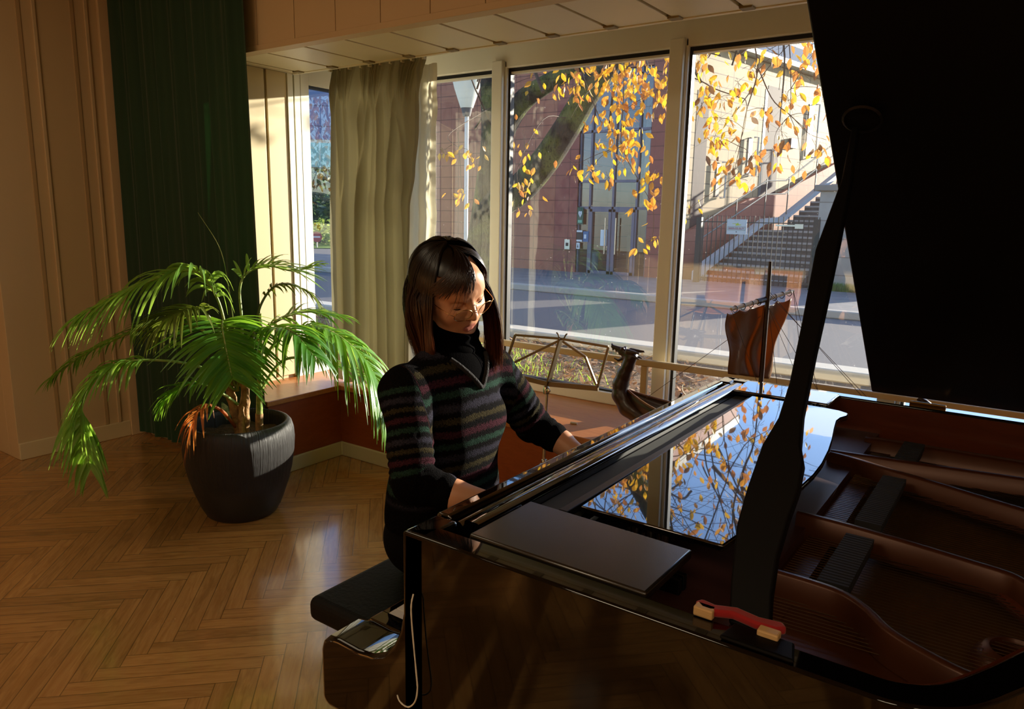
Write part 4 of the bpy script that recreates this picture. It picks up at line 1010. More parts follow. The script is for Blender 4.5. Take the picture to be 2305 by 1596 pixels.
b = MB(); b.lathe([(.030, .812), (.031, .842), (.036, .849), (.044, .846), (.052, .838), (.060, .822)], (.048, 1.225, 0), 32); b.build('sound_hole_ring', M['bronze'], pl, 60)
b = MB(); b.lathe([(.0001, .815), (.030, .815)], (.048, 1.225, 0), 28); b.build('sound_hole', M['dark'], pl)
strs = MB(); SM = mat('string_steel', '8a8378', .3, 1.0)
for i in range(96):
    y = 1.085+i*.0108; L_ = .30+.9*(i/96)**1.1; xe = min(.95, -.28+L_); ye = y+(.02 if i < 60 else -.12*(i-60)/36)
    strs.tube([(-.30, y, .8465), (xe, ye, .8445)], .0008 if i < 70 else .0015, 3, cap=False)
s_ = strs.build('strings', SM, piano); s_['kind'] = 'stuff'
for y0, y1 in ((1.20, 1.43), (1.50, 1.83), (1.98, 2.16)):
    b = MB(); b.box(-.225, -.185, y0, y1, .850, .868)
    for i in range(int((y1-y0)/.0108)): b.box(-.229, -.181, y0+i*.0108+.002, y0+i*.0108+.0085, .868, .884)
    b.build('damper_rail', mat('damper_grey', '161313', .7) if 'damp' not in M else M['damp'], piano)
MB().tube([(-.02, 1.48, .838), (.06, 1.36, .838), (.3, 1.45, .838), (.7, 1.75, .838)], .012, 6).build('bridge', M['mahog'], piano)
# ---- lid with its folded front flap, hinges and prop
TH = radians(38.5); LY, LZ = 2.335, .965
def lidp(x, s, t): return (x, LY-s*cos(TH)-t*sin(TH)*-1, LZ+s*sin(TH)+t*cos(TH))
lo_ = [(-.35, 0.0), (-.35, 1.53), (-.12, 1.53), (-.02, 1.50), (.05, 1.41), (.12, 1.30), (.22, 1.16), (.36, 1.03), (.54, .94), (.72, .86), (.90, .74), (1.02, .58), (1.06, .40), (1.04, .22), (.96, .08), (.86, 0.0)]
b = MB(); up = Vector((0, sin(TH), cos(TH)))
b.prism([lidp(x, s, .0) for x, s in lo_], up*.022); lid = b.build('lid', M['satin'], piano, 30, bevel=.004)
b = MB(); b.prism([lidp(x, s, .026) for x, s in ((-.345, 0), (-.345, 1.53), (.09, 1.33), (.09, 0))], up*.02); b.build('lid_flap', M['lacquer'], piano, 30, bevel=.004)
for x in (-.20, .40, .80):
    b = MB(); b.box(x-.045, x+.045, 2.300, 2.312, .915, .962); b.build('hinge', M['brass'], piano, bevel=.003)
b = MB(); b.lathe([(.001, 0), (.03, 0), (.034, .006), (.03, .012)], (0, 0, 0), 20)
cc = Vector(lidp(-.285, 1.095, -.012)); o_ = MB(); o_.add([tuple(cc+Vector((p[0], -p[1]*cos(TH), p[1]*sin(TH)))-up*p[2]*.4) for p in b.v], b.f); o_.build('prop_cup', M['satin'], lid)
pL = [(-.301, 1.469, 1.624), (-.292, 1.388, 1.531), (-.300, 1.285, 1.413), (-.288, 1.192, 1.306), (-.280, 1.118, 1.221), (-.281, 1.078, 1.175), (-.292, 1.047, 1.139), (-.295, 1.0, 1.085), (-.294, .964, 1.044), (-.281, .916, .988), (-.268, .878, .945)]
pR = [(-.289, 1.469, 1.624), (-.276, 1.388, 1.531), (-.267, 1.298, 1.428), (-.260, 1.216, 1.334), (-.256, 1.157, 1.265), (-.249, 1.086, 1.185), (-.241, 1.054, 1.147), (-.231, 1.037, 1.127), (-.228, 1.011, 1.097), (-.231, .979, 1.062), (-.232, .946, 1.023), (-.226, .911, .983), (-.216, .878, .945)]
b = MB(); b.prism(pL+pR[::-1], Vector((0, .60, -.52)).normalized()*.022); b.build('prop_stick', M['prop'], piano, 40, bevel=.003)
b = MB(); b.prism([(-.262, .824, .951), (-.172, .824, .951), (-.182, .864, .951), (-.256, .864, .951)], (0, 0, .006)); b.build('prop_base', M['prop'], piano, bevel=.003)
# red felt rest with two pale blocks beside the prop foot
cs = [(-.312, .873), (-.300, .862), (-.288, .862), (-.262, .874), (-.232, .868), (-.206, .870), (-.196, .880), (-.204, .890), (-.232, .885), (-.262, .891), (-.288, .880), (-.306, .884)]
b = MB(); b.prism([(x, y, .953) for x, y in cs], (0, 0, .011)); fr_ = b.build('felt_rest', M['felt_red'], piano, 40, bevel=.003)
for x, y in ((-.296, .866), (-.212, .860)): MB().box(x-.013, x+.013, y-.008, y+.008, .951, .964).build('felt_block', M['paleblock'], fr_, bevel=.002)
# legs, casters and pedals
def leg(x, y):
    b = MB(); b.prism([(x-.055, y-.055, .58), (x+.055, y-.055, .58), (x+.055, y+.055, .58), (x-.055, y+.055, .58)], (0, 0, -.02))
    b.add([(x+a*.05, y+c*.05, .56) for a, c in ((-1, -1), (1, -1), (1, 1), (-1, 1))]+[(x+a*.032, y+c*.032, .09) for a, c in ((-1, -1), (1, -1), (1, 1), (-1, 1))], [(0, 1, 5, 4), (1, 2, 6, 5), (2, 3, 7, 6), (3, 0, 4, 7), (7, 6, 5, 4)])
    lg = b.build('leg', M['lacquer'], piano, 30, bevel=.004)
    MB().lathe([(.001, .0), (.032, .0), (.032, .05), (.02, .06), (.02, .09)], (x, y, 0), 16).build('caster', M['brass'], lg, 40)
leg(-.80, .92); leg(-.80, 2.23); leg(.82, 2.0)
b = MB(); b.box(-.62, -.50, 1.45, 1.69, .12, .18)
for y in (1.50, 1.64): b.tube([(-.56, y, .17), (-.56, y, .60)], .02, 10)
lyre = b.build('pedal_lyre', M['lacquer'], piano, 40)
for y in (1.50, 1.57, 1.64): MB().box(-.70, -.56, y-.018, y+.018, .105, .12).build('pedal', M['brass'], lyre, bevel=.004)
MB().box(-.74, -.30, NY+.06, FY-.06, .57, .62).build('bottom_board', M['satin'], piano)
# white cord hanging down the near side of the case
cp = [(-.759, .812, .85), (-.758, .806, .835), (-.757, .805, .81), (-.752, .805, .76), (-.746, .804, .715), (-.743, .803, .69), (-.746, .801, .668), (-.757, .800, .653), (-.770, .801, .648), (-.784, .803, .650), (-.792, .806, .656)]
rnd = random.Random(9)
b = MB(); q = interp(cp, 50); b.tube(q, [.0012+.0004*rnd.random() for _ in q], 6)
tag(b.build('cord', mat('cord_white', 'd8d2c2', .7), None, 60), 'thin white cord hanging down the near side of the black piano', 'cord')
# ================================================================ curtains
def curtain(name, lab, x0f, x1f, ztop, zbot, yfun, folds, m, seed, nx=220, nz=60, parent=None, cat='curtain', th=0.0):
    rnd = random.Random(seed); ph = [rnd.uniform(0, 6) for _ in range(6)]; rows = []
    for k in range(nz+1):
        v = k/nz; z = ztop+(zbot-ztop)*v; row = []
        for i in range(nx+1):
            u = i/nx; row.append((x0f(v)+(x1f(v)-x0f(v))*u, yfun(u, v, ph), z))
        rows.append(row)
    b = MB(); b.grid(rows)
    o = b.build(name, m, parent, 180, solid=th)
    if cat: tag(o, lab, cat)
    return o
def cloth(name, c, c2, tr, tcol, rough=.9, bs=600):
    m, nt, out = new_mat(name); L = nt.links.new
    b = N(nt, 'ShaderNodeBsdfPrincipled', i_Roughness=rough); b.inputs['Sheen Weight'].default_value = .15
    tc = N(nt, 'ShaderNodeTexCoord'); mp = N(nt, 'ShaderNodeMapping'); mp.inputs['Scale'].default_value = (30, 30, 2); L(tc.outputs['Object'], mp.inputs[0])
    nz = N(nt, 'ShaderNodeTexNoise', i_Scale=3.0, i_Detail=5.0); L(mp.outputs[0], nz.inputs[0])
    mx = N(nt, 'ShaderNodeMix', data_type='RGBA'); mx.inputs[6].default_value = lin(c); mx.inputs[7].default_value = lin(c2); L(nz.outputs[0], mx.inputs[0]); L(mx.outputs[2], b.inputs['Base Color'])
    n2 = N(nt, 'ShaderNodeTexNoise', i_Scale=float(bs), i_Detail=2.0); L(tc.outputs['Object'], n2.inputs[0])
    bp = N(nt, 'ShaderNodeBump', i_Strength=.15, i_Distance=.002); L(n2.outputs[0], bp.inputs['Height']); L(bp.outputs[0], b.inputs['Normal'])
    t = N(nt, 'ShaderNodeBsdfTranslucent'); t.inputs[0].default_value = lin(tcol)
    ms = N(nt, 'ShaderNodeMixShader', i_0=tr); L(b.outputs[0], ms.inputs[1]); L(t.outputs[0], ms.inputs[2]); L(ms.outputs[0], out.inputs[0]); return m
def yg(u, v, ph):
    a = .030*(1-.25*v)
    return 2.375-a*(.55*sin(2*pi*8.0*u+ph[0]+.5*sin(3*u+2*v))+.32*sin(2*pi*13.3*u+ph[1]+.8*v)+.2*sin(2*pi*21*u+ph[2]-.6*v))
gc = thing('green_curtain', 'heavy dark green floor-length curtain hanging left of the window bay', 'curtain', (-3.95, 2.375, 0))
curtain('fabric', None, lambda v: -4.588, lambda v: -3.318+.024*v, 3.04, .035, yg, 8, cloth('green_velvet', '143019', '1b3d21', .02, '1f7a34', .85), 31, parent=gc, cat=None)
curtain('hem', None, lambda v: -4.588, lambda v: -3.292, .16, .034, lambda u, v, ph: yg(u, 1, [ph_ for ph_ in ph])-.0015, 8, cloth('green_hem', '153418', '1a4020', .03, '1f7a34'), 31, nz=4, parent=gc, cat=None)
MB().tube([(-4.64, 2.375, 3.05), (-3.25, 2.375, 3.05)], .014, 10).build('rail', M['metal'], gc, 60)

# grey-green pinch-pleated curtain in the corner of the bay, with a pale lining towards the glass
PL = [.02, .13, .235, .36, .45, .56, .665, .78, .875, .985]      # pleat positions along the heading
FOLD = [([(.09, .10), (.20, .42), (.235, 1)], .040, .034), ([(.165, .08), (.215, .22), (.235, .55), (.25, 1)], .026, .022), ([(.345, .13), (.405, .35), (.385, .65), (.36, 1)], .034, .040),
        ([(.42, .14), (.40, .38), (.375, .62), (.34, 1)], .022, .026), ([(.585, .10), (.635, .50), (.66, 1)], .036, .040), ([(.74, .12), (.715, .28), (.735, .55), (.75, 1)], .026, .036),
        ([(.745, .12), (.87, .34), (.93, .60), (.95, 1)], .030, .026), ([(.02, .02), (.03, .5), (.03, 1)], .040, .030), ([(.50, .10), (.50, .35), (.52, 1)], .030, .018), ([(.97, .0), (.985, .4), (.985, 1)], .030, .026)]
def at_v(line, v):
    if v <= line[0][1]: return line[0][0]
    for (a, va), (c, vc) in zip(line, line[1:]):
        if va <= v <= vc: return a+(c-a)*(v-va)/(vc-va)
    return line[-1][0]
def ygr(u, v, ph):
    y = .012*sin(2*pi*2.4*u+ph[1]+.5*v)+.004*sin(2*pi*6.5*u+ph[2])
    for ln, wd, amp in FOLD:
        d = abs(u-at_v(ln, v))/(wd*(.8+.5*min(1, 2*v))); g = min(1, max(0, (v-ln[0][1]+.05)*12))
        if d < 1: y -= amp*g*(1-d)**1.45*(1+.3*d)
    hd = max(0, 1-v/.135)
    if hd > 0:
        for i, p in enumerate(PL):
            for k in (-1, 0, 1):
                c = p+.016*k*(.5+1.2*hd)+.03*(v/.135)*sin(i*2.3); d = abs(u-c)/.012
                if d < 1: y -= (.020+.010*sin(i*1.9+k))*min(1, hd*2.2)*(1-d)**1.2
        y += .010*hd*sin(2*pi*5*u+26*v)
    return 2.995+y
wob_r = [(0, -2.672), (.04, -2.70), (.10, -2.722), (.2, -2.722), (.32, -2.745), (.43, -2.782), (.6, -2.79), (1, -2.80)]
def xr(v):
    for (a, xa), (c, xc) in zip(wob_r, wob_r[1:]):
        if a <= v <= c: t = (v-a)/(c-a); t = t*t*(3-2*t); return xa+(xc-xa)*t
    return wob_r[-1][1]
gr = thing('corner_curtain', 'pinch-pleated grey-green curtain hanging in the corner of the window bay', 'curtain', (-3.05, 2.995, .44))
olive = cloth('olive_curtain', '8a8468', '958f74', .26, 'b0ab90', .85)
curtain('fabric', None, lambda v: -3.405-.05*min(1, v*2), xr, 2.242, .445, ygr, 9, olive, 41, nx=360, nz=90, parent=gr, cat=None)
lining = cloth('curtain_lining', 'd8d2b8', 'e4dec6', .4, 'f0e8c8', .9)
def wlin(v): return -2.668+.004*sin(17*v)+.003*sin(61*v)-.035*v
curtain('lining', None, lambda v: -3.39, wlin, 2.22, .45, lambda u, v, ph: 3.055+.010*sin(2*pi*9*u+ph[0]+v)+.004*sin(2*pi*17*u+3*v)+.002*sin(40*v+9*u)+.006*sin(33*v+20*u)*max(0, v-.45)*2, 9, lining, 43, nx=220, parent=gr, cat=None)
b = MB()
for i, p in enumerate(PL): b.box(-3.405+.733*p-.006, -3.405+.733*p+.006, 2.965, 2.985, 2.225, 2.262)
hk = b.build('heading_hooks', M['white'], gr); hk['kind'] = 'stuff'

# ================================================================ potted palm
PX, PY = -3.03, 2.03
palm = thing('potted_palm', 'kentia palm with bright green arching fronds in a charcoal pot beside the window seat', 'plant', (PX, PY, 0))
def pot_mat():
    m, nt, out = new_mat('ribbed_pot'); L = nt.links.new
    b = N(nt, 'ShaderNodeBsdfPrincipled', i_Roughness=.5); b.inputs['Base Color'].default_value = lin('1d1b1b'); b.inputs['Specular IOR Level'].default_value = .5
    tc = N(nt, 'ShaderNodeTexCoord'); sp = N(nt, 'ShaderNodeSeparateXYZ'); mp0 = N(nt, 'ShaderNodeMapping'); mp0.inputs['Location'].default_value = (-PX, -PY, 0); L(tc.outputs['Object'], mp0.inputs[0]); L(mp0.outputs[0], sp.inputs[0])
    at = N(nt, 'ShaderNodeMath', operation='ARCTAN2'); L(sp.outputs[1], at.inputs[0]); L(sp.outputs[0], at.inputs[1])
    cb = N(nt, 'ShaderNodeCombineXYZ'); L(at.outputs[0], cb.inputs[0]); z_ = N(nt, 'ShaderNodeMath', operation='MULTIPLY', i_1=.06); L(sp.outputs[2], z_.inputs[0]); L(z_.outputs[0], cb.inputs[1])
    nz = N(nt, 'ShaderNodeTexNoise', i_Scale=26.0, i_Detail=4.0, i_Roughness=.7); L(cb.outputs[0], nz.inputs[0])
    zr = N(nt, 'ShaderNodeMapRange'); zr.inputs[1].default_value = .14; zr.inputs[2].default_value = .2; L(sp.outputs[2], zr.inputs[0])
    bp = N(nt, 'ShaderNodeBump', i_Distance=.012); L(zr.outputs[0], bp.inputs['Strength']); L(nz.outputs[0], bp.inputs['Height']); L(bp.outputs[0], b.inputs['Normal'])
    L(b.outputs[0], out.inputs[0]); return m
prof = [(.001, 0), (.150, 0), (.166, .012), (.190, .06), (.218, .14), (.240, .22), (.253, .30), (.258, .37), (.255, .415), (.246, .445), (.236, .458), (.226, .462), (.218, .458), (.214, .44), (.213, .41), (.205, .37), (.001, .37)]
MB().lathe(prof, (PX, PY, 0), 56).build('pot', pot_mat(), palm, 60)
b = MB(); rnd = random.Random(12); rows = []
for r_ in (.001, .06, .11, .16, .205): rows.append([(PX+r_*cos(2*pi*j/28), PY+r_*sin(2*pi*j/28), .392+.006*rnd.gauss(0, 1)) for j in range(29)])
b.grid(rows); b.build('soil', mat('potting_soil', '3a2a1c', .95, mottle='5a4028', scale=40, bump=.8, bscale=80), palm, 180)
STEM = mat('palm_trunk', 'b48a58', .7, mottle='7a5834', scale=30, bump=.6, bscale=50)
GST = mat('palm_stalk', '5f8a2e', .5, mottle='a8a860', scale=40)
b = MB()
for pts, r in (([(-3.021, 2.03, .38), (-3.03, 2.025, .47), (-3.046, 2.013, .563), (-3.055, 2.006, .66)], .024), ([(-3.003, 2.043, .38), (-2.998, 2.047, .5), (-2.991, 2.051, .63), (-3.0, 2.05, .70)], .022), ([(-2.985, 2.02, .38), (-2.99, 2.02, .45), (-2.995, 2.03, .55)], .017)):
    q = interp(pts, 14); b.tube(q, [r*(1.0+.22*(i % 3 == 0)-.02*i) for i in range(14)], 10); b.build('stem', STEM, palm, 70); b = MB()
q = interp([(-2.947, 2.083, .38), (-2.94, 2.087, .52), (-2.935, 2.091, .653), (-2.925, 2.098, .82), (-2.919, 2.102, .98)], 20)
MB().tube(q[:5], .018, 8).build('stem', STEM, palm, 60); MB().tube(q[4:], [.016-.0006*i for i in range(16)], 8).build('stem', GST, palm, 60)
def leafmat(name, c, tcol, tr=.5, rough=.35):
    return mat(name, c, rough, var=.25, scale=6, trans=tr, tcol=tcol, spec=.6)
LM = [leafmat('palm_leaf', '4a7f2c', '93c636', .45, .3), leafmat('palm_leaf_light', '6a9a40', 'b0d850', .45, .3), leafmat('palm_leaf_dead', 'b06a34', 'd8843a', .45, .6), leafmat('palm_leaf_old', '5c6a2c', '8a9a34', .3)]
def frond(name, pts, n, L_, wd, mi, seed, start=.30, droop=.6, spread=.9, label=None, tips=True, fwd_=.45, stalk=None):
    rnd = random.Random(seed); P = interp(pts, 60); b = MB()
    b.tube(P, [.0075*(1-.8*i/59)+.001 for i in range(60)], 6, mi=1)
    for i in range(n):
        t = start+(1-start)*(i/(n-1))**.95
        k = min(58, int(t*59)); p = P[k].lerp(P[k+1], t*59-k); tg = (P[k+1]-P[max(0, k-1)]).normalized()
        side = tg.cross(Vector((0, 0, 1)))
        if side.length < .15: side = tg.cross(Vector((.57, -.82, 0)))
        side.normalize(); nrm = side.cross(tg).normalized()
        env = .55+.45*sin(pi*min(1, (t-start)/(1-start)*1.02+.12)) if t < .97 else .5
        for s in (-1, 1):
            ln = L_*env*rnd.uniform(.85, 1.12)
            d0 = (side*s*spread+tg*(fwd_+.9*(t-start))+nrm*rnd.uniform(.05, .35)+Vector((rnd.gauss(0, .07), rnd.gauss(0, .07), rnd.gauss(0, .07)))).normalized()
            dr = droop*rnd.uniform(.8, 1.2)
            Q = []
            for j in range(8):
                u = j/7; Q.append(p+d0*(ln*u)+Vector((0, 0, -dr*ln*u*u*.75))-d0*(dr*.25*ln*u*u))
            rowA = []; rowB = []; rowC = []
            for j, c in enumerate(Q):
                u = j/7; tt = (Q[min(7, j+1)]-Q[max(0, j-1)]).normalized(); sd = tt.cross(nrm)
                if sd.length < 1e-3: sd = tt.cross(side)
                sd.normalize(); w_ = wd*(.45+.55*min(1, u*5))*(1-u**2.2)+.0006
                up_ = sd.cross(tt)
                rowA.append(c+sd*w_+up_*w_*.35); rowB.append(c); rowC.append(c-sd*w_+up_*w_*.35)
            b.grid([rowA, rowB, rowC], mi=0)
    o = b.build(name, [LM[mi], GST if mi < 2 else LM[mi]], palm, 180)
    if label: o['label'] = label
    return o
FR = dict(
F1=[(-3.029, 2.025, .629), (-3.05, 2.01, .863), (-3.064, 1.976, 1.053), (-3.083, 1.889, 1.175), (-3.148, 1.758, 1.152), (-3.246, 1.627, 1.076), (-3.327, 1.509, 1.002)],
F2=[(-3.029, 2.025, .629), (-3.065, 2.0, .799), (-3.217, 1.954, .905), (-3.402, 1.884, .915), (-3.585, 1.78, .832), (-3.732, 1.676, .745), (-3.869, 1.579, .626)],
F3=[(-3.03, 2.024, .607), (-3.037, 1.897, .724), (-3.056, 1.761, .784), (-3.101, 1.607, .808), (-3.151, 1.498, .783), (-3.194, 1.419, .675), (-3.19, 1.397, .546), (-3.174, 1.409, .37)],
F4=[(-3.021, 2.03, .607), (-3.0, 2.009, .785), (-2.951, 1.933, .949), (-2.824, 1.839, .959), (-2.699, 1.768, .896), (-2.594, 1.72, .787)],
F5=[(-3.012, 2.037, .629), (-3.036, 2.081, .899), (-3.063, 2.098, 1.085), (-3.043, 2.137, 1.164), (-2.998, 2.23, 1.188), (-2.952, 2.323, 1.164), (-2.888, 2.393, 1.186)],
F6=[(-2.987, 2.115, .597), (-2.946, 2.145, .772), (-2.855, 2.208, .892), (-2.751, 2.282, .916), (-2.618, 2.339, .86), (-2.502, 2.396, .728), (-2.405, 2.404, .537)],
F7=[(-2.994, 2.05, .651), (-3.02, 2.153, .849), (-2.954, 2.261, .941), (-2.887, 2.37, .965), (-2.777, 2.471, .943)],
F8=[(-2.98, 1.998, .555), (-2.963, 1.888, .643), (-2.996, 1.803, .69), (-3.024, 1.723, .664), (-3.041, 1.674, .615)],
F9=[(-3.02, 2.007, .437), (-2.977, 1.914, .541), (-2.961, 1.828, .589), (-2.951, 1.761, .547), (-2.965, 1.727, .42)],
F11=[(-2.977, 2.062, .652), (-3.081, 2.171, .839), (-3.082, 2.232, 1.009), (-3.05, 2.316, 1.093), (-2.983, 2.424, 1.057), (-2.915, 2.472, .957)],
F12=[(-3.021, 2.152, .584), (-3.002, 2.288, .721), (-2.857, 2.391, .72), (-2.731, 2.479, .671), (-2.623, 2.556, .594)],
F13=[(-3.021, 2.031, .629), (-2.98, 1.937, .88), (-2.956, 1.831, 1.015), (-2.949, 1.714, 1.017), (-2.972, 1.624, .949)],
F14=[(-2.995, 2.049, .629), (-2.881, 2.007, .8), (-2.728, 1.992, .932), (-2.558, 1.99, .95), (-2.435, 2.003, .858)])
frond('frond', FR['F1'], 40, .40, .0120, 1, 1, .34, .72, .95)
frond('frond', FR['F2'], 38, .22, .0085, 0, 2, .34, .55, .7)
frond('frond', FR['F3'], 50, .25, .0095, 1, 3, .40, .75, .8)
frond('frond', FR['F4'], 34, .33, .0125, 0, 4, .36, .45, 1.0, fwd_=.35)
frond('frond', FR['F5'], 24, .26, .0105, 1, 5, .42, .35, .7)
frond('frond', FR['F6'], 42, .32, .0130, 1, 6, .42, 1.0, .85)
frond('frond', FR['F7'], 24, .22, .010, 1, 7, .35, .4, .75)
frond('frond', FR['F8'], 22, .17, .008, 0, 8, .40, .6, .8)
frond('dead_frond', FR['F9'], 16, .13, .006, 2, 9, .45, 1.0, .55, label='withered orange-brown frond drooping over the pot rim')
frond('frond', FR['F11'], 18, .15, .007, 3, 10, .45, .7, .75)
frond('frond', FR['F12'], 22, .15, .006, 1, 11, .35, .5, .75)
frond('frond', FR['F13'], 26, .26, .0105, 3, 12, .48, .6, .9)
frond('frond', FR['F14'], 28, .25, .0105, 0, 13, .45, .7, .85)
b = MB(); q = interp([(-3.02, 2.03, .9), (-3.035, 2.021, 1.093), (-3.06, 2.003, 1.276), (-3.135, 1.95, 1.438)], 20); b.tube(q, [.003-.00012*i for i in range(20)], 5); b.build('spear_leaf', GST, palm, 60)
b = MB(); b.prism([(-3.095, 1.985, .50), (-3.075, 2.0, .46), (-3.06, 2.01, .47), (-3.068, 2.0, .53), (-3.088, 1.985, .55)], (.002, .003, 0)); b.build('plant_tag', mat('tag_green', 'bfe0c8', .3, mottle='2a8a58', scale=60), palm)

# ================================================================ bench
bn = thing('piano_bench', 'black padded piano bench the pianist sits on', 'bench', (-1.22, 1.465, 0))
b = MB(); b.box(-1.40, -1.06, 1.105, 1.825, .435, .50); b.build('seat', mat('bench_leather', '060505', .6, bump=.15, bscale=90, spec=.2), bn, bevel=.022, seg=4)
MB().box(-1.33, -1.09, 1.14, 1.79, .385, .436).build('apron', M['satin'], bn, bevel=.004)
for x in (-1.245, -1.12):
    for y in (1.18, 1.75): MB().box(x-.022, x+.022, y-.022, y+.022, 0, .386).build('leg', M['satin'], bn, bevel=.003)
for x, y in ((-1.20, 1.15), (-1.20, 1.78)): MB().tube([(x, y-.02, .41), (x, y+.02, .41)], .026, 14).build('height_knob', M['blackmat'], bn, 50)

# ================================================================ folding music stand behind the pianist
ms = thing('music_stand', 'folding wire music stand standing between the pianist and the window seat', 'music stand', (-1.68, 2.70, 0))
STM = mat('stand_steel', '7a6a52', .35, .8); Z = lambda p: (p[0], 2.70, p[1])
def sb(nm, a, c, w=.010, h=.010, m=STM): return MB().bar(Z(a), Z(c), w, h, up=(0, 1, 0)).build(nm, m, ms, bevel=.0015)
sb('top_bar', (-1.887, .920), (-1.645, .930)); sb('top_bar', (-1.645, .930), (-1.412, .922))
sb('side_bar', (-1.887, .920), (-1.952, .740)); sb('side_bar', (-1.412, .922), (-1.456, .742))
sb('lip', (-1.965, .736), (-1.705, .720), .022, .014); sb('lip', (-1.705, .720), (-1.452, .738), .022, .014)
sb('centre_plate', (-1.645, .932), (-1.708, .705), .008, .032)
sb('brace', (-1.655, .920), (-1.930, .770)); sb('brace', (-1.635, .920), (-1.520, .866)); sb('brace', (-1.520, .866), (-1.462, .752))
MB().tube([Z((-1.668, .955)), Z((-1.660, .948)), Z((-1.655, .935)), Z((-1.640, .930)), Z((-1.628, .935)), Z((-1.622, .948)), Z((-1.614, .956))], .0035, 6).build('clip', STM, ms, 60)
MB().tube([(-1.708, 2.70, .71), (-1.712, 2.70, .46)], .006, 8).build('upper_tube', M['chrome'], ms, 60)
MB().tube([(-1.712, 2.70, .52), (-1.716, 2.70, .20)], .009, 10).build('lower_tube', M['chrome'], ms, 60)
def knob(z, dx):
    b = MB(); b.lathe([(.014, -.016), (.016, 0), (.014, .016)], (-1.712, 2.70, z), 12, cap=True); b.tube([(-1.712, 2.70, z), (-1.712+dx, 2.685, z+.002)], .004, 6); b.ball((-1.712+dx, 2.685, z+.004), .009, 6, sc=(1.3, .5, 1)); b.build('clamp_knob', M['chrome'], ms, 60)
knob(.69, .02); knob(.56, .05); knob(.35, .045)
b = MB(); b.tube([(-1.716, 2.70, .345), (-1.716, 2.70, .33)], .02, 10); b.build('hub', M['chrome'], ms, 50)
for a in (70, 190, 310):
    dx, dy = .20*cos(radians(a)), .20*sin(radians(a)) if a == 70 else .25*sin(radians(a))
    lg = MB().tube([(-1.716+.012*cos(radians(a)), 2.70+.012*sin(radians(a)), .335), (-1.716+dx, 2.70+min(dy, .17), .012)], .005, 6).build('leg', M['chrome'], ms, 60)
    MB().ball((-1.716+dx, 2.70+min(dy, .17), .012), .012, 6).build('rubber_foot', M['blackmat'], lg, 60)
# second folded stand whose foot shows beside the pianist
t = thing('folded_stand', 'folded stand behind the pianist, one rubber-tipped leg showing on the floor', 'stand', (-2.05, 2.42, 0))
MB().tube([(-2.05, 2.42, .0), (-2.05, 2.42, .72)], .010, 8).build('pole', M['chrome'], t, 60)
for fx, fy in ((-2.29, 2.305), (-1.85, 2.36), (-2.02, 2.62)):
    lg = MB().tube([(-2.05, 2.42, .26), ((-2.05+fx*9)/10, (2.42+fy*9)/10, .035)], .006, 8).build('leg', mat('leg_alu', 'b7a98c', .35, .8), t, 60)
    MB().tube([((-2.05+fx*8.7)/9.7, (2.42+fy*8.7)/9.7, .042), (fx, fy, .008)], .013, 10).build('rubber_foot', M['blackmat'], lg, 40)

# ================================================================ pale rail along the window
rl = thing('window_rail', 'pale wooden rail on short posts along the window seat', 'rail', (-1.9, 3.44, .435))
MB().box(-2.72, .9, 3.425, 3.455, .700, .735).build('rail', mat('rail_wood', 'c9b184', .4, var=.06, scale=5), rl, bevel=.006)
for x in (-2.60, -1.585, -.62, .35): MB().box(x-.018, x+.018, 3.43, 3.452, .435, .70).build('post', mat('rail_post', 'c2aa7e', .45), rl, bevel=.004)
tag(MB().tube([(-1.80, 3.073, .4405), (-1.765, 3.078, .4405)], .0055, 8).build('chalk_stub', mat('chalk_pale', 'c9bda8', .8), None, 50), 'small pale stub lying on the window seat', 'stub')

# ================================================================ model longship on the window seat
ship = thing('model_longship', 'dark wooden model longship with a dragon-head prow and leather sail on the window seat', 'model ship', (-.91, 3.17, .435))
YB = 3.17
def shipmat(): return wood_mat('ship_wood', '22110a', '34190d', .35, 8, (2, 12, 12), coat=.15)
M['ship'] = shipmat(); M['shiplight'] = wood_mat('ship_plank', '5a3416', '70441f', .35, 8, (2, 12, 12), coat=.3)
rows = []; XS = [-1.545+1.27*i/28 for i in range(29)]
for i, x in enumerate(XS):
    u = 2*(x+.91)/1.27; bw = .15*max(.015, (1-abs(u)**2.4))
    keel = .445+.10*abs(u)**4; gun = .555+.075*abs(u)**3
    rows.append([(x, YB+bw*sin(a)*(.55+.45*abs(sin(a))), gun-(gun-keel)*cos(a)) for a in [(-1+2*j/12)*pi/2 for j in range(13)]])
b = MB(); b.grid(rows); hull = b.build('hull', M['ship'], ship, 180, solid=.008)
for s in (0, 12): MB().tube([r[s] for r in rows], .006, 6).build('gunwale', M['shiplight'], hull, 60)
b = MB()
for i in range(4, 25, 3):
    r = rows[i]; b.bar((r[0][0], r[0][1]+.01, r[0][2]-.02), (r[12][0], r[12][1]-.01, r[12][2]-.02), .03, .006)
b.build('deck', M['shiplight'], hull)
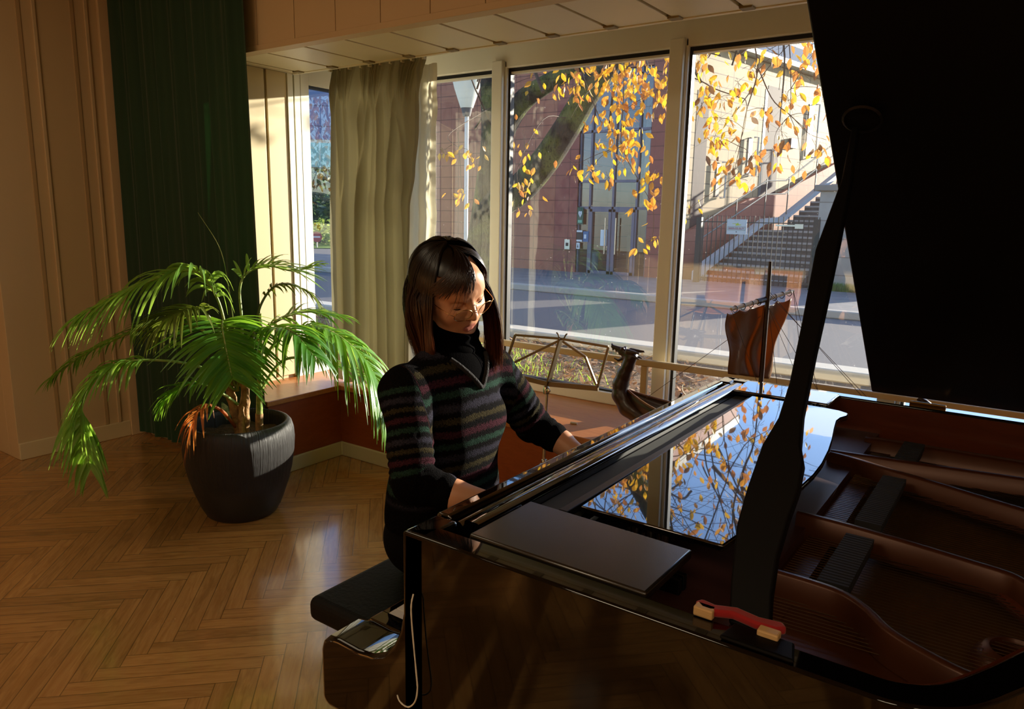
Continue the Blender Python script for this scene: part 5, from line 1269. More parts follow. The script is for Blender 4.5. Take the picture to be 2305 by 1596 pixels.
# dragon prow: carved with an implicit solid
F_ = Field((-1.72, YB-.065, .44), (-1.26, YB+.06, .88), .003)
neck = [(-1.38, .500, .042), (-1.46, .510, .047), (-1.535, .545, .047), (-1.578, .600, .043), (-1.582, .655, .038), (-1.566, .708, .033), (-1.547, .752, .029), (-1.537, .785, .030)]
F_.chain([(x, YB, z) for x, z, r in neck], [r for *_, r in neck], .012)
F_.cap((-1.30, YB, .512), (-1.42, YB, .506), .020, .040, .02); F_.cap((-1.530, YB, .800), (-1.585, YB, .812), .027, .018, .012); F_.cap((-1.575, YB, .818), (-1.635, YB, .833), .017, .009, .008)
F_.cap((-1.565, YB, .790), (-1.600, YB, .768), .011, .006, .006); F_.cap((-1.600, YB, .768), (-1.622, YB, .776), .006, .004, .004)
for s in (-1, 1):
    F_.cap((-1.545, YB+s*.018, .822), (-1.482, YB+s*.030, .822), .013, .005, .006); F_.ell((-1.575, YB+s*.014, .832), (.010, .007, .008), .004)
    F_.cap((-1.515, YB+s*.012, .80), (-1.485, YB+s*.016, .79), .008, .003, .006)
    for k in range(3): F_.cap((-1.632+.018*k, YB+s*.006, .822-.004*k), (-1.630+.018*k, YB+s*.006, .806-.005*k), .0035, .0015, .002)
    F_.cap((-1.632, YB+s*.004, .836), (-1.640, YB+s*.004, .846), .005, .003, .003)
V, F = F_.mesh(); np_mesh('dragon_prow', relax(V, F, 2), F, M['ship'], ship)
b = MB(); b.tube(interp([(-.35, YB, .56), (-.29, YB, .60), (-.255, YB, .68), (-.27, YB, .76), (-.31, YB, .79)], 16), [.03-.0013*i for i in range(16)], 8); b.build('stern_post', M['ship'], ship, 60)
MB().tube([(-.9105, YB, .45), (-.913, YB, 1.14), (-.915, YB, 1.283)], [.0115, .0095, .007], 10).build('mast', M['ship'], ship, 60)
ya, yb_ = Vector((-1.004, 2.985, 1.090)), Vector((-.851, 3.325, 1.152)); ym = (ya+yb_)/2
yard = MB().tube([ya, ym, yb_], [.007, .0105, .0065], 10).build('yard', mat('yard_pale', 'c9b89c', .35), ship, 60)
MB().tube([ya.lerp(yb_, .40), ya.lerp(yb_, .60)], .0125, 10).build('yard_binding', M['ship'], yard, 60)
def leather():
    m, nt, out = new_mat('sail_leather'); L = nt.links.new
    b = N(nt, 'ShaderNodeBsdfPrincipled', i_Roughness=.5); b.inputs['Specular IOR Level'].default_value = .22
    tc = N(nt, 'ShaderNodeTexCoord'); nz = N(nt, 'ShaderNodeTexNoise', i_Scale=9.0, i_Detail=5.0, i_Distortion=.6); L(tc.outputs['Object'], nz.inputs[0])
    mx = N(nt, 'ShaderNodeMix', data_type='RGBA'); mx.inputs[6].default_value = lin('5a3c1e'); mx.inputs[7].default_value = lin('8e6434'); L(nz.outputs[0], mx.inputs[0]); L(mx.outputs[2], b.inputs['Base Color'])
    bp = N(nt, 'ShaderNodeBump', i_Strength=.9, i_Distance=.012); L(nz.outputs[0], bp.inputs['Height']); L(bp.outputs[0], b.inputs['Normal'])
    t = N(nt, 'ShaderNodeBsdfTranslucent'); t.inputs[0].default_value = lin('b0702e')
    ms_ = N(nt, 'ShaderNodeMixShader', i_0=.42); L(b.outputs[0], ms_.inputs[1]); L(t.outputs[0], ms_.inputs[2]); L(ms_.outputs[0], out.inputs[0]); return m
tl, tr_ = Vector((-1.018, 2.985, 1.072)), Vector((-.866, 3.318, 1.120)); bl_, br_ = Vector((-.995, 3.0, .815)), Vector((-.905, 3.24, .765))
rows = []; nrm = Vector((-.91, .41, 0))
for k in range(25):
    v = k/24; row = []
    for i in range(37):
        u = i/36
        p = tl.lerp(tr_, u).lerp(bl_.lerp(br_, u), v)
        p += nrm*(.020*sin(pi*v)*sin(pi*u)+.007*sin(9*u+4*v)*v+.006*sin(17*u+2*v)*(1-.3*v)+.010*math.exp(-((u-.52-.04*sin(7*v))/.05)**2)+.004*sin(7*v+5*u))
        p += Vector((.012*sin(8*v)*(u-.5), .018*sin(6.5*v+1)*(u > .5)*(u-.5)*2, -.012*abs(sin(pi*u*5))*(1-v)))
        row.append(p)
    rows.append(row)
b = MB(); b.grid(rows); b.build('sail', leather(), ship, 180, solid=.0018)
for k in range(8):
    u = .06+.125*k; c = ya.lerp(yb_, u); d_ = (yb_-ya).normalized(); e1 = d_.cross(Vector((0, 0, 1))).normalized(); e2 = e1.cross(d_)
    MB().tube([c+e1*(.013*cos(a))+e2*(.013*sin(a)-.004)+d_*.004*sin(a) for a in [2*pi*i/14 for i in range(15)]], .0018, 5).build('sail_ring', M['ship'], yard, 60)
def rope(a, c, sag=.0, r=.0011):
    a, c = Vector(a), Vector(c); MB().tube([a.lerp(c, i/10)+Vector((0, 0, -sag*sin(pi*i/10))) for i in range(11)], r, 4).build('rope', mat('rope', '5a4632', .8) if 'rope' not in M else M['rope'], ship, 60)
M['rope'] = mat('rope', '5a4632', .8); M['twine'] = mat('twine', 'c2b394', .8)
rope((-1.50, YB-.01, .555), (-.935, YB, 1.05)); rope(ya, (-.80, YB-.12, .58)); rope(yb_, (-.72, YB+.12, .58), .01)
rope((-.913, YB, 1.10), (-.62, YB-.1, .60)); rope((-.913, YB, 1.10), (-.60, YB+.1, .60)); rope((-.913, YB, 1.16), (-.36, YB, .62)); rope((-.913, YB, 1.15), (-.34, YB+.02, .62)); rope((-.912, YB+.01, 1.12), (-.86, YB-.14, .57)); rope((-.912, YB, 1.12), (-.85, YB+.14, .57)); rope(yb_, (-.66, YB+.13, .60))
M['shield'] = mat('shield_clear', 'e4ddcc', .25, trans=.4); M['shielddark'] = mat('shield_dark', '1c100a', .4)
for k in range(7):
    x = -1.28+.125*k; u = 2*(x+.91)/1.27; bw = .15*(1-abs(u)**2.4); zc = .575+.05*abs(u)**3
    for s, m_ in ((-1, M['shielddark']), (1, M['shield'])):
        if s == 1: zc = .655
        c = (x, YB+s*(bw+.012), zc); b = MB(); b.lathe([(.034, -.0025), (.037, 0), (.034, .0025)], c, 20, axis='y')
        b.tube([(c[0]-.034, c[1], c[2]), (c[0]+.034, c[1], c[2])], .0022, 5); b.tube([(c[0], c[1], c[2]-.034), (c[0], c[1], c[2]+.034)], .0022, 5); b.ball(c, .010, 6, sc=(1, .6, 1)); 
        if s == -1: b.lathe([(.001, .001), (.034, .001)], c, 20, axis='y')
        b.build('shield', m_, ship, 50)
        if s == 1: MB().tube([(c[0], c[1], .56), (c[0], c[1], c[2]-.03)], .003, 5).build('shield_peg', M['ship'], ship)
MB().tube([(-1.245, YB-.165, .60), (-1.20, YB-.17, .70)], .006, 6).build('oar', M['ship'], ship, 60)
MB().box(-1.30, -.52, YB-.05, YB+.05, .435, .462).build('cradle', M['ship'], ship, bevel=.004)

# ================================================================ orange chairs in the room (seen mirrored in the glass)
def orange_chair():
    t = thing('orange_chair', 'orange moulded chair in the row behind the viewer', 'chair', (0, 0, 0), 'orange chairs in the room')
    OR = mat('orange_plastic', 'd9924c', .4)
    rows = []
    prof = [(.20, .44), (.12, .435), (-.05, .43), (-.16, .44), (-.20, .48), (-.215, .56), (-.225, .68), (-.235, .80), (-.24, .87)]
    for y, z in prof: rows.append([(x*(.98 if z < .5 else .95), y+.02*(abs(x)/.22)**2*(1 if z > .5 else 0), z+.015*(abs(x)/.22)**2*(1 if z < .5 else 0)) for x in [-.22+.44*i/10 for i in range(11)]])
    b = MB(); b.grid(rows[:5]); b.build('seat', OR, t, 180, solid=.012); b = MB(); b.grid(rows[4:]); b.build('backrest', OR, t, 180, solid=.012)
    for sx in (-1, 1):
        for sy in (-1, 1): MB().tube([(sx*.16, sy*.13, .43), (sx*.20, sy*.19, 0)], .011, 8).build('leg', M['metal'], t, 60)
    return t
oc = orange_chair()
for i, (x, y, r) in enumerate(((-2.85, -.75, 6), (-2.30, -.62, -8), (-2.95, -1.45, 10), (-2.35, -1.4, -5))):
    o = oc if i == 0 else copy_tree(oc)
    o.location = (x, y, 0); o.rotation_euler = (0, 0, radians(r))
# ================================================================ the pianist
person = thing('person', 'seated woman in glasses and a striped dark sweater playing the piano, head bowed', 'person', (-1.24, 1.455, 0))
def skin_mat():
    m, nt, out = new_mat('skin'); L = nt.links.new
    b = N(nt, 'ShaderNodeBsdfPrincipled', i_Roughness=.45); b.inputs['Specular IOR Level'].default_value = .35
    b.inputs['Subsurface Weight'].default_value = .12; b.inputs['Subsurface Radius'].default_value = (.012, .005, .003); b.inputs['Subsurface Scale'].default_value = .6
    tc = N(nt, 'ShaderNodeTexCoord'); nz = N(nt, 'ShaderNodeTexNoise', i_Scale=22.0, i_Detail=4.0); L(tc.outputs['Object'], nz.inputs[0])
    mx = N(nt, 'ShaderNodeMix', data_type='RGBA'); mx.inputs[6].default_value = lin('c68a68'); mx.inputs[7].default_value = lin('d09a76'); L(nz.outputs[0], mx.inputs[0])
    at = N(nt, 'ShaderNodeAttribute', attribute_name='lips'); m2 = N(nt, 'ShaderNodeMix', data_type='RGBA'); m2.inputs[7].default_value = lin('b06a5a'); L(at.outputs['Fac'], m2.inputs[0]); L(mx.outputs[2], m2.inputs[6])
    L(m2.outputs[2], b.inputs['Base Color']); L(b.outputs[0], out.inputs[0]); return m
M['skin'] = skin_mat()
# ---- head frame: turned a little to the viewer, bowed and tilted
ha, hp, hr_ = radians(-12), radians(20), radians(15)
HX = np.array([cos(ha)*cos(hp), sin(ha)*cos(hp), -sin(hp)]); HY = np.array([-sin(ha), cos(ha), 0.]); HZ = np.cross(HX, HY)
HY, HZ = cos(hr_)*HY+sin(hr_)*HZ, cos(hr_)*HZ-sin(hr_)*HY
HC = np.array([-1.22, 1.45, 1.265]); HR = np.stack([HX, HY, HZ], 1)      # columns are the local axes
def hw(x, y, z): return Vector(HC+HX*x+HY*y+HZ*z)
def hloc(p): return HR.T@(np.array(p)-HC)
f = Field((-.13, -.12, -.21), (.135, .12, .14), .0019)
f.ell((-.012, 0, .026), (.098, .076, .090))                     # cranium
f.ell((.030, 0, -.010), (.062, .064, .092), .03)                # face mass
f.ell((.030, 0, -.060), (.052, .050, .058), .03)                # jaw
f.cap((-.005, -.052, -.048), (.052, -.020, -.098), .016, .014, .025); f.cap((-.005, .052, -.048), (.052, .020, -.098), .016, .014, .025)
f.ell((.066, 0, -.100), (.016, .018, .016), .02)                # chin
for s in (-1, 1):
    f.ell((.056, s*.038, -.028), (.024, .022, .022), .02)        # cheek
    f.cap((.080, s*.010, .030), (.066, s*.046, .026), .010, .008, .012)   # brow ridge
    f.ell((.083, s*.031, .004), (.014, .019, .010), .012, sub=True)       # socket
    f.ell((.0705, s*.031, .004), (.0135, .0165, .0125), .004)    # lid over the eyeball
    f.cap((.078, s*.016, -.006), (.070, s*.046, -.004), .0035, .003, .006)
f.ell((.070, 0, .050), (.020, .046, .034), .025)                # forehead
f.cap((.084, 0, .014), (.100, 0, -.022), .0085, .0105, .010)     # nose bridge
f.ell((.1015, 0, -.029), (.0115, .0115, .0105), .008)           # tip
for s in (-1, 1): f.ell((.091, s*.0105, -.033), (.0095, .0070, .0070), .005)
for s in (-1, 1): f.ell((.096, s*.006, -.0405), (.004, .0028, .003), .002, sub=True)
f.cap((.083, 0, -.042), (.079, 0, -.054), .006, .007, .010)
f.cap((.0820, -.004, -.0625), (.0735, -.018, -.0665), .0046, .0022, .006); f.cap((.0820, .004, -.0625), (.0735, .018, -.0665), .0046, .0022, .006)
f.cap((.0798, -.006, -.0730), (.0725, -.017, -.0690), .0052, .0026, .006); f.cap((.0798, .006, -.0730), (.0725, .017, -.0690), .0052, .0026, .006); f.cap((.0798, -.006, -.0730), (.0798, .006, -.0730), .0052, .0052, .005)
f.cap((.0885, -.016, -.0680), (.0885, .016, -.0680), .0030, .0030, .003, sub=True)
for s in (-1, 1):                                               # ears
    f.ell((-.010, s*.076, -.004), (.017, .007, .029), .004); f.ell((-.004, s*.083, -.002), (.009, .005, .018), .003, sub=True)
f.cap((-.030, 0, -.06), hloc((-1.238, 1.452, 1.085)), .050, .048, .03)     # neck
V, F = f.mesh(); V = relax(V, F, 2, .5)
lips = np.clip(1.25-np.sqrt(((V[:, 0]-.083)/.016)**2+(V[:, 1]/.0175)**2+((V[:, 2]+.0685)/.0125)**2), 0, .25)*4*(V[:, 0] > .074)
VW = V@HR.T+HC
Vs, Fs, At = [VW], [F], [lips]
# ---- body under the clothes, one blended figure
g = Field((-1.46, 1.10, .02), (-.74, 1.86, 1.20), .0065)
fx = (np.array([1, 0, 0]), 1.45)
g.cap((-1.25, 1.455, .60), (-1.245, 1.455, .76), .150, .125, .03, flat=fx); g.cap((-1.245, 1.455, .76), (-1.22, 1.452, .94), .125, .140, .03, flat=fx); g.cap((-1.22, 1.452, .94), (-1.215, 1.452, 1.01), .140, .120, .03, flat=fx)
g.cap((-1.215, 1.452, 1.02), (-1.245, 1.452, 1.16), .065, .050, .03)
for s in (-1, 1): g.cap((-1.215, 1.452, 1.035), (-1.220, 1.452+s*.15, 1.015), .050, .040, .02)
ARM_R = [(-1.228, 1.285, 1.030), (-1.145, 1.228, .828), (-1.055, 1.272, .806), (-.955, 1.328, .782)]
ARM_L = [(-1.205, 1.622, 1.028), (-1.140, 1.728, .858), (-1.045, 1.738, .820), (-.950, 1.728, .782)]
for A in (ARM_R, ARM_L): g.chain(A, [.042, .037, .034, .024], .012)
for s in (-1, 1):
    g.cap((-1.24, 1.455+s*.085, .590), (-.86, 1.455+s*.11, .535), .083, .060, .03)
    g.cap((-.86, 1.455+s*.11, .535), (-.80, 1.455+s*.10, .30), .056, .046, .02); g.cap((-.80, 1.455+s*.10, .30), (-.86, 1.455+s*.10, .09), .046, .032, .02)
    g.cap((-.88, 1.455+s*.10, .055), (-.785, 1.455+s*.11, .045), .034, .026, .02)
V, F = g.mesh(); V = relax(V, F, 2)
Vs.append(V); Fs.append(F); At.append(np.zeros(len(V)))
# ---- forearms and hands with separate curved fingers
def hand(arm, thumb, press):
    wr = np.array(arm[3]); el = np.array(arm[2]); k = Field(np.minimum(el, wr)-.09, np.maximum(el, wr)+np.array([.23, .11, .09]), .0024)
    k.cap(np.array(arm[1])*.0+el*1.0, wr, .0335, .0235, .0); k.cap(el+(el-wr)*.3, el, .035, .0335, .004)
    d = np.array([cos(radians(4*thumb)), sin(radians(4*thumb)), -.42]); d /= np.linalg.norm(d)
    l = np.array([0, 1., 0])*thumb; l = l-d*(l@d); l /= np.linalg.norm(l); up_ = np.cross(d, l)*thumb
    up_ = up_ if up_[2] > 0 else -up_
    kn = []
    for i, (o, ln) in enumerate(((.027, .072), (.009, .078), (-.009, .074), (-.025, .066))):
        c = wr+d*ln+l*o+up_*(.004-.0012*abs(i-1)**2); kn.append(c)
        k.cap(wr+d*.010+l*o*.55, c, .0125, .0098, .006)
    k.ell(wr+d*.040, (.030, .030, .014), .008)
    FL = ((.036, .023, .018), (.040, .026, .019), (.037, .024, .018), (.029, .018, .016))
    for i in range(4):
        c = kn[i]; b1 = d*cos(.10)-up_*sin(.10)*.5+l*(.14-.10*i); b1 /= np.linalg.norm(b1); p1 = c+b1*FL[i][0]
        a2 = .55+press[i]; b2 = b1*cos(a2)-up_*sin(a2); p2 = p1+b2*FL[i][1]
        a3 = 1.0+press[i]; b3 = b1*cos(a3)-up_*sin(a3); p3 = p2+b3*FL[i][2]
        k.chain([c, p1, p2, p3], [.0095, .0086, .0078, .0066], .0025)
    t0 = wr+d*.018+l*.016-up_*.004; t1 = wr+d*.052+l*.044-up_*.012; t2 = t1+d*.030+l*.010-up_*.008; t3 = t2+d*.024-l*.002-up_*.008
    k.chain([t0, t1, t2, t3], [.014, .0105, .0092, .0075], .005)
    V, F = k.mesh(); return relax(V, F, 1), F
for arm, th, pr_ in ((ARM_R, 1, (.05, .12, .0, .15)), (ARM_L, -1, (.1, .0, .14, .05))):
    V, F = hand(arm, th, pr_); Vs.append(V); Fs.append(F); At.append(np.zeros(len(V)))
o = 0; FF = []
for V, F in zip(Vs, Fs): FF.append(F+o); o += len(V)
body = np_mesh('body', np.concatenate(Vs), np.concatenate(FF), M['skin'], person, {'lips': np.concatenate(At)})

# ---- lashes, brows
DK = mat('lash_dark', '140d0a', .6)
b = MB()
for s in (-1, 1):
    b.tube([hw(.0825-.0085*(abs(u)**2), s*(.031+.0165*u), -.0045-.002*(1-u*u)+.001*u) for u in [-1+2*i/10 for i in range(11)]], [.0004+.0010*(1-abs(-1+2*i/10)**2) for i in range(11)], 5)
b.build('eyelashes', DK, person, 60)
for s in (-1, 1):
    b = MB(); b.tube([hw(.0905-.010*u*u-.004*u, s*(.012+.036*u), .026+.007*sin(pi*u*.8)) for u in [i/10 for i in range(11)]], [.0008+.0022*sin(pi*(.15+.8*i/10)) for i in range(11)], 6, flat=.6); b.build('eyebrow', mat('brow_dark', '1f140f', .7), person, 60)

# ---- sweater: loose knit with pushed-up bunched sleeves
h = Field((-1.47, 1.08, .50), (-.98, 1.84, 1.18), .0042)
def foldw(t, X, Y, Z): return .004*np.sin(46*Z+9*X+6*Y)*np.clip((.80-Z)/.2, 0, 1)+.0025*np.sin(30*Z-25*Y)
fl = (np.array([1, 0, 0]), 1.38)
h.cap((-1.25, 1.455, .600), (-1.245, 1.455, .70), .184, .176, .03, flat=fl, wob=foldw); h.cap((-1.245, 1.455, .70), (-1.23, 1.452, .86), .166, .160, .03, flat=fl, wob=foldw)
h.cap((-1.23, 1.452, .86), (-1.215, 1.452, 1.0), .160, .142, .04, flat=fl, wob=foldw)
for s in (-1, 1): h.cap((-1.222, 1.452, 1.042), (-1.228 if s < 0 else -1.218, 1.452+s*.155, 1.022), .070, .063, .04)
h.ell((-1.222, 1.452, 1.065), (.070, .078, .050), .03)
h.ell((-1.138, 1.41, .925), (.036, .07, .06), .05); h.ell((-1.136, 1.50, .925), (.036, .07, .06), .05)
def bunch(a0, amp, per): 
    return lambda t, X, Y, Z: a0+amp*np.abs(np.sin(pi*(t+.006*np.sin(60*X+40*Y))/per))**.7
def sleeve(A, per=.021):
    P = [np.array(p) for p in A]; mid = P[0]*.42+P[1]*.58
    h.cap(P[0], mid, .062, .056, .02, wob=lambda t, X, Y, Z: .0035*np.sin(50*Z+14*X)+.002*np.sin(35*Y))
    h.cap(mid, P[1], .050, .046, .006, wob=bunch(.002, .0075, per)); h.cap(P[1], P[1]+(P[2]-P[1])*.72, .047, .040, .006, wob=bunch(.0, .004, .03))
sleeve(ARM_R); sleeve(ARM_L, .024)
h.d[:, :, :int((.655-.50)/.0042)] = .2                           # straight hem
V, F = h.mesh(); V = relax(V, F, 1, .5)
def seg(p, a, c):
    a, c = np.array(a), np.array(c); ab = c-a; L2 = ab@ab; t = np.clip(((p-a)@ab)/L2, 0, 1); return np.linalg.norm(p-a-t[:, None]*ab, axis=1), t*math.sqrt(L2)
st = (1.085-V[:, 2]-.22*np.abs(V[:, 1]-1.452)**1.5)/.128
plain = np.zeros(len(V))
for A in (ARM_R, ARM_L):
    d1, t1 = seg(V, A[0], A[1]); d2, t2 = seg(V, A[1], A[2]); L1 = np.linalg.norm(np.array(A[0])-np.array(A[1]))
    on = (np.minimum(d1, d2) < .072) & (np.abs(V[:, 1]-1.452) > .178)
    sv = t1/.098; st = np.where(on, sv+.35, st); plain = np.where(on & ~((d1 < d2) & (t1 < L1*.97)), 1., plain)
plain = np.maximum(plain, np.clip((.735-V[:, 2])/.02, 0, 1))
def knit():
    m, nt, out = new_mat('striped_knit'); L = nt.links.new
    b = N(nt, 'ShaderNodeBsdfPrincipled', i_Roughness=.95); b.inputs['Specular IOR Level'].default_value = .03; b.inputs['Sheen Weight'].default_value = 0.0
    at = N(nt, 'ShaderNodeAttribute', attribute_name='band'); tc = N(nt, 'ShaderNodeTexCoord')
    nz = N(nt, 'ShaderNodeTexNoise', i_Scale=170.0, i_Detail=3.0); L(tc.outputs['Object'], nz.inputs[0])
    s1 = N(nt, 'ShaderNodeMath', operation='MULTIPLY_ADD', i_1=.16); L(nz.outputs[0], s1.inputs[0]); L(at.outputs['Fac'], s1.inputs[2])
    fr_ = N(nt, 'ShaderNodeMath', operation='FRACT'); L(s1.outputs[0], fr_.inputs[0])
    cr = N(nt, 'ShaderNodeValToRGB'); el = cr.color_ramp.elements; cr.color_ramp.interpolation = 'LINEAR'
    seq = [(0, '383222'), (.09, '383222'), (.13, '110f10'), (.22, '110f10'), (.26, '3e2028'), (.35, '3e2028'), (.39, '110f10'), (.47, '110f10'), (.51, '263a31'), (.60, '263a31'), (.64, '110f10'), (.72, '110f10'), (.77, '302e38'), (.86, '302e38'), (.91, '110f10'), (.97, '110f10')]
    el[0].position = 0; el[0].color = lin(seq[0][1]); el[1].position = .97; el[1].color = lin(seq[-1][1])
    for p, c in seq[1:-1]: e = el.new(p); e.color = lin(c)
    L(fr_.outputs[0], cr.inputs[0])
    n2 = N(nt, 'ShaderNodeTexNoise', i_Scale=420.0, i_Detail=2.0); L(tc.outputs['Object'], n2.inputs[0])
    dk = N(nt, 'ShaderNodeMapRange'); dk.inputs[1].default_value = .35; dk.inputs[2].default_value = .65; dk.inputs[3].default_value = .45; dk.inputs[4].default_value = 1.25; L(n2.outputs[0], dk.inputs[0])
    vs = N(nt, 'ShaderNodeVectorMath', operation='SCALE'); pl_ = N(nt, 'ShaderNodeAttribute', attribute_name='plain'); mxp = N(nt, 'ShaderNodeMix', data_type='RGBA'); mxp.inputs[7].default_value = lin('0c0a0b'); L(pl_.outputs['Fac'], mxp.inputs[0]); L(cr.outputs[0], mxp.inputs[6]); L(mxp.outputs[2], vs.inputs[0]); L(dk.outputs[0], vs.inputs['Scale'])
    L(vs.outputs[0], b.inputs['Base Color'])
    bp = N(nt, 'ShaderNodeBump', i_Strength=.9, i_Distance=.004); L(n2.outputs[0], bp.inputs['Height']); L(bp.outputs[0], b.inputs['Normal'])
    L(b.outputs[0], out.inputs[0]); return m
M['black_knit'] = mat('black_knit', '050405', .95, spec=.02, bump=.15, bscale=300)
cen = V[F].mean(1)
vz = 1.022; inV = (cen[:, 0] > -1.215) & (np.abs(cen[:, 1]-1.445) < (cen[:, 2]-vz)*.80) & (cen[:, 2] > vz)
Fv = F[inV]; F = F[~inV]
def compact(V, F, extra=None):
    u, inv = np.unique(F, return_inverse=True); return V[u], inv.reshape(F.shape), (extra[u] if extra is not None else None)
Va, Fa, sa = compact(V, F, st); _, _, pa = compact(V, F, plain)
sweater = np_mesh('sweater', Va, Fa, knit(), person, {'band': sa, 'plain': pa})
Vb, Fb, _ = compact(V, Fv)
np_mesh('undershirt', Vb-np.array([.002, 0, 0]), Fb, M['black_knit'], person)
# ribbed edge of the neckline: boundary loop points of the cut, ordered by angle
eb = {}
for q in Fb:
    for i in range(4):
        e = tuple(sorted((q[i], q[(i+1) % 4]))); eb[e] = eb.get(e, 0)+1
bv = sorted({v for e, c in eb.items() if c == 1 for v in e}); P_ = Vb[bv]
sides = []
for s in (-1, 1):
    ps = sorted([p for p in P_ if (p[1]-1.445)*s >= -.004 and p[0] > -1.20], key=lambda p: p[2])
    pts = []
    for zz in np.linspace(vz+.004, 1.100, 12):
        w_ = [p for p in ps if abs(p[2]-zz) < .008]
        if w_: pts.append(max(w_, key=lambda p: p[0]) if False else np.mean(w_, 0)+np.array([.002, 0, 0]))
    sides.append(pts)
if len(sides[0]) > 3 and len(sides[1]) > 3:
    MB().tube(interp([tuple(p) for p in sides[0][::-1]]+[tuple(p) for p in sides[1]], 60), .0065, 8).build('neckline', mat('rib_knit', '1c1819', .95, bump=.6, bscale=200), sweater, 60)
# turtleneck round the throat
b = MB(); nk0 = Vector((-1.222, 1.452, 1.07)); nk1 = hw(-.016, 0, -.086); rows = []
for k in range(26):
    u = k/25; c = nk0.lerp(nk1, u); rr = .078+.006*sin(pi*min(1, u*1.2))+.003*sin(u*20); rows.append([c+Vector((rr*1.0*cos(a), rr*.98*sin(a), .012*cos(a)*-1*u)) for a in [2*pi*j/36 for j in range(37)]])
b.grid(rows); b.build('turtleneck', M['black_knit'], person, 180, solid=.004)
# trousers and shoes
t_ = Field((-1.44, 1.18, .08), (-.74, 1.74, .72), .007)
for s in (-1, 1):
    t_.cap((-1.25, 1.455+s*.08, .600), (-.86, 1.455+s*.11, .540), .095, .070, .02); t_.cap((-.86, 1.455+s*.11, .540), (-.80, 1.455+s*.10, .30), .068, .058, .02); t_.cap((-.80, 1.455+s*.10, .30), (-.86, 1.455+s*.10, .13), .058, .052, .02)
t_.cap((-1.27, 1.40, .60), (-1.27, 1.51, .60), .105, .105, .03)
V, F = t_.mesh(); np_mesh('trousers', relax(V, F, 2), F, mat('black_trousers', '060506', .9, spec=.08, bump=.2, bscale=200), person)
for s in (-1, 1):
    q_ = Field((-.96, 1.455+s*.105-.07, 0), (-.68, 1.455+s*.105+.07, .14), .005)
    q_.cap((-.885, 1.455+s*.105, .050), (-.77, 1.455+s*.11, .040), .040, .034, .01); q_.cap((-.875, 1.455+s*.10, .06), (-.87, 1.455+s*.10, .10), .038, .040, .01)
    V, F = q_.mesh(); np_mesh('shoe', relax(V, F, 1), F, mat('shoe_black', '0a0a0a', .4), person)

# ---- hair: shoulder-length, parted, with a loose fringe swept over the forehead
def hair_mat():
    m, nt, out = new_mat('dark_hair'); L = nt.links.new
    b = N(nt, 'ShaderNodeBsdfPrincipled', i_Roughness=.32); b.inputs['Specular IOR Level'].default_value = .55
    at = N(nt, 'ShaderNodeAttribute', attribute_name='tip'); mx = N(nt, 'ShaderNodeMix', data_type='RGBA'); mx.inputs[6].default_value = lin('0a0605'); mx.inputs[7].default_value = lin('5a2c18'); L(at.outputs['Fac'], mx.inputs[0]); L(mx.outputs[2], b.inputs['Base Color'])  # sun showing through the hair ends is painted as browner tips
    t = N(nt, 'ShaderNodeBsdfTranslucent'); L(mx.outputs[2], t.inputs[0])
    ms_ = N(nt, 'ShaderNodeMixShader', i_0=.14); L(b.outputs[0], ms_.inputs[1]); L(t.outputs[0], ms_.inputs[2]); L(ms_.outputs[0], out.inputs[0]); return m
rnd = random.Random(17)
EC = np.array([-.012, 0, .024]); ER = np.array([.108, .086, .100])
HV = []; HF = []; HT = []
def ribbon(P, w0, tip0=0., tip1=1.):
    k = len(P); o = len(HV)
    for i in range(k):
        t = (P[min(k-1, i+1)]-P[max(0, i-1)]); t = t/np.linalg.norm(t); out_ = P[i]-HC-HZ*.0; sd = np.cross(t, out_); sd = sd/(np.linalg.norm(sd)+1e-9)
        u = i/(k-1); w_ = w0*(1-.75*u**3); nn = np.cross(sd, t)
        HV.extend([P[i]-sd*w_, P[i]+nn*w_*.5, P[i]+sd*w_]); HT.extend([tip0+(tip1-tip0)*u**3]*3)
    for i in range(k-1):
        a = o+3*i; HF.append((a, a+1, a+4, a+3)); HF.append((a+1, a+2, a+5, a+4))
def on_scalp(th, ph, rad): return EC+ER*rad*np.array([sin(th)*cos(ph), sin(th)*sin(ph), cos(th)])
def world(l): return HC+HR@l
part = lambda x: np.array([x, .014, 0])
def strand(ph, zend, rad, th1=1.62, th0=None, flare=0., wd=.0019, drift=(0, 0)):
    th0 = rnd.uniform(.02, .9) if th0 is None else th0
    P = []
    for i in range(9):
        th = th0+(th1-th0)*i/8; P.append(world(on_scalp(th, ph+.10*sin(th*1.5)*(1 if ph > 0 else -1), rad)))
    p = P[-1]; outw = HR@np.array([cos(ph), sin(ph), 0]); outw[2] = 0; outw /= np.linalg.norm(outw)
    dz = p[2]-zend; n = 9
    for i in range(1, n+1):
        u = i/n; P.append(p+np.array([0, 0, -dz*u])+outw*(flare*u*(1-u)*2-.018*u*u+.004*sin(5*u+ph*3))+np.array([.004*sin(7*u+ph*9), .004*cos(6*u+ph*7), 0])+np.array([drift[0]*u, drift[1]*u, 0]))
    ribbon(P, wd, 0, 1)
for i in range(2200):                        # sides and back
    ph = rnd.uniform(radians(84), radians(293)); near = ph > pi
    rad = rnd.uniform(.96, 1.10)+(.05*sin(ph*9)*.3)
    strand(ph, 1.098+rnd.gauss(0, .012)-(.012 if not near else 0), rad, 1.60+rnd.gauss(0, .05), None, .022)
for i in range(420):                         # lock on the window side, falling in front of the shoulder
    ph = radians(rnd.uniform(76, 98)); strand(ph, 1.072+rnd.gauss(0, .014), rnd.uniform(1.0, 1.14), 1.45, rnd.uniform(.1, .8), .030, .0020, (.062+rnd.gauss(0, .012), .022))
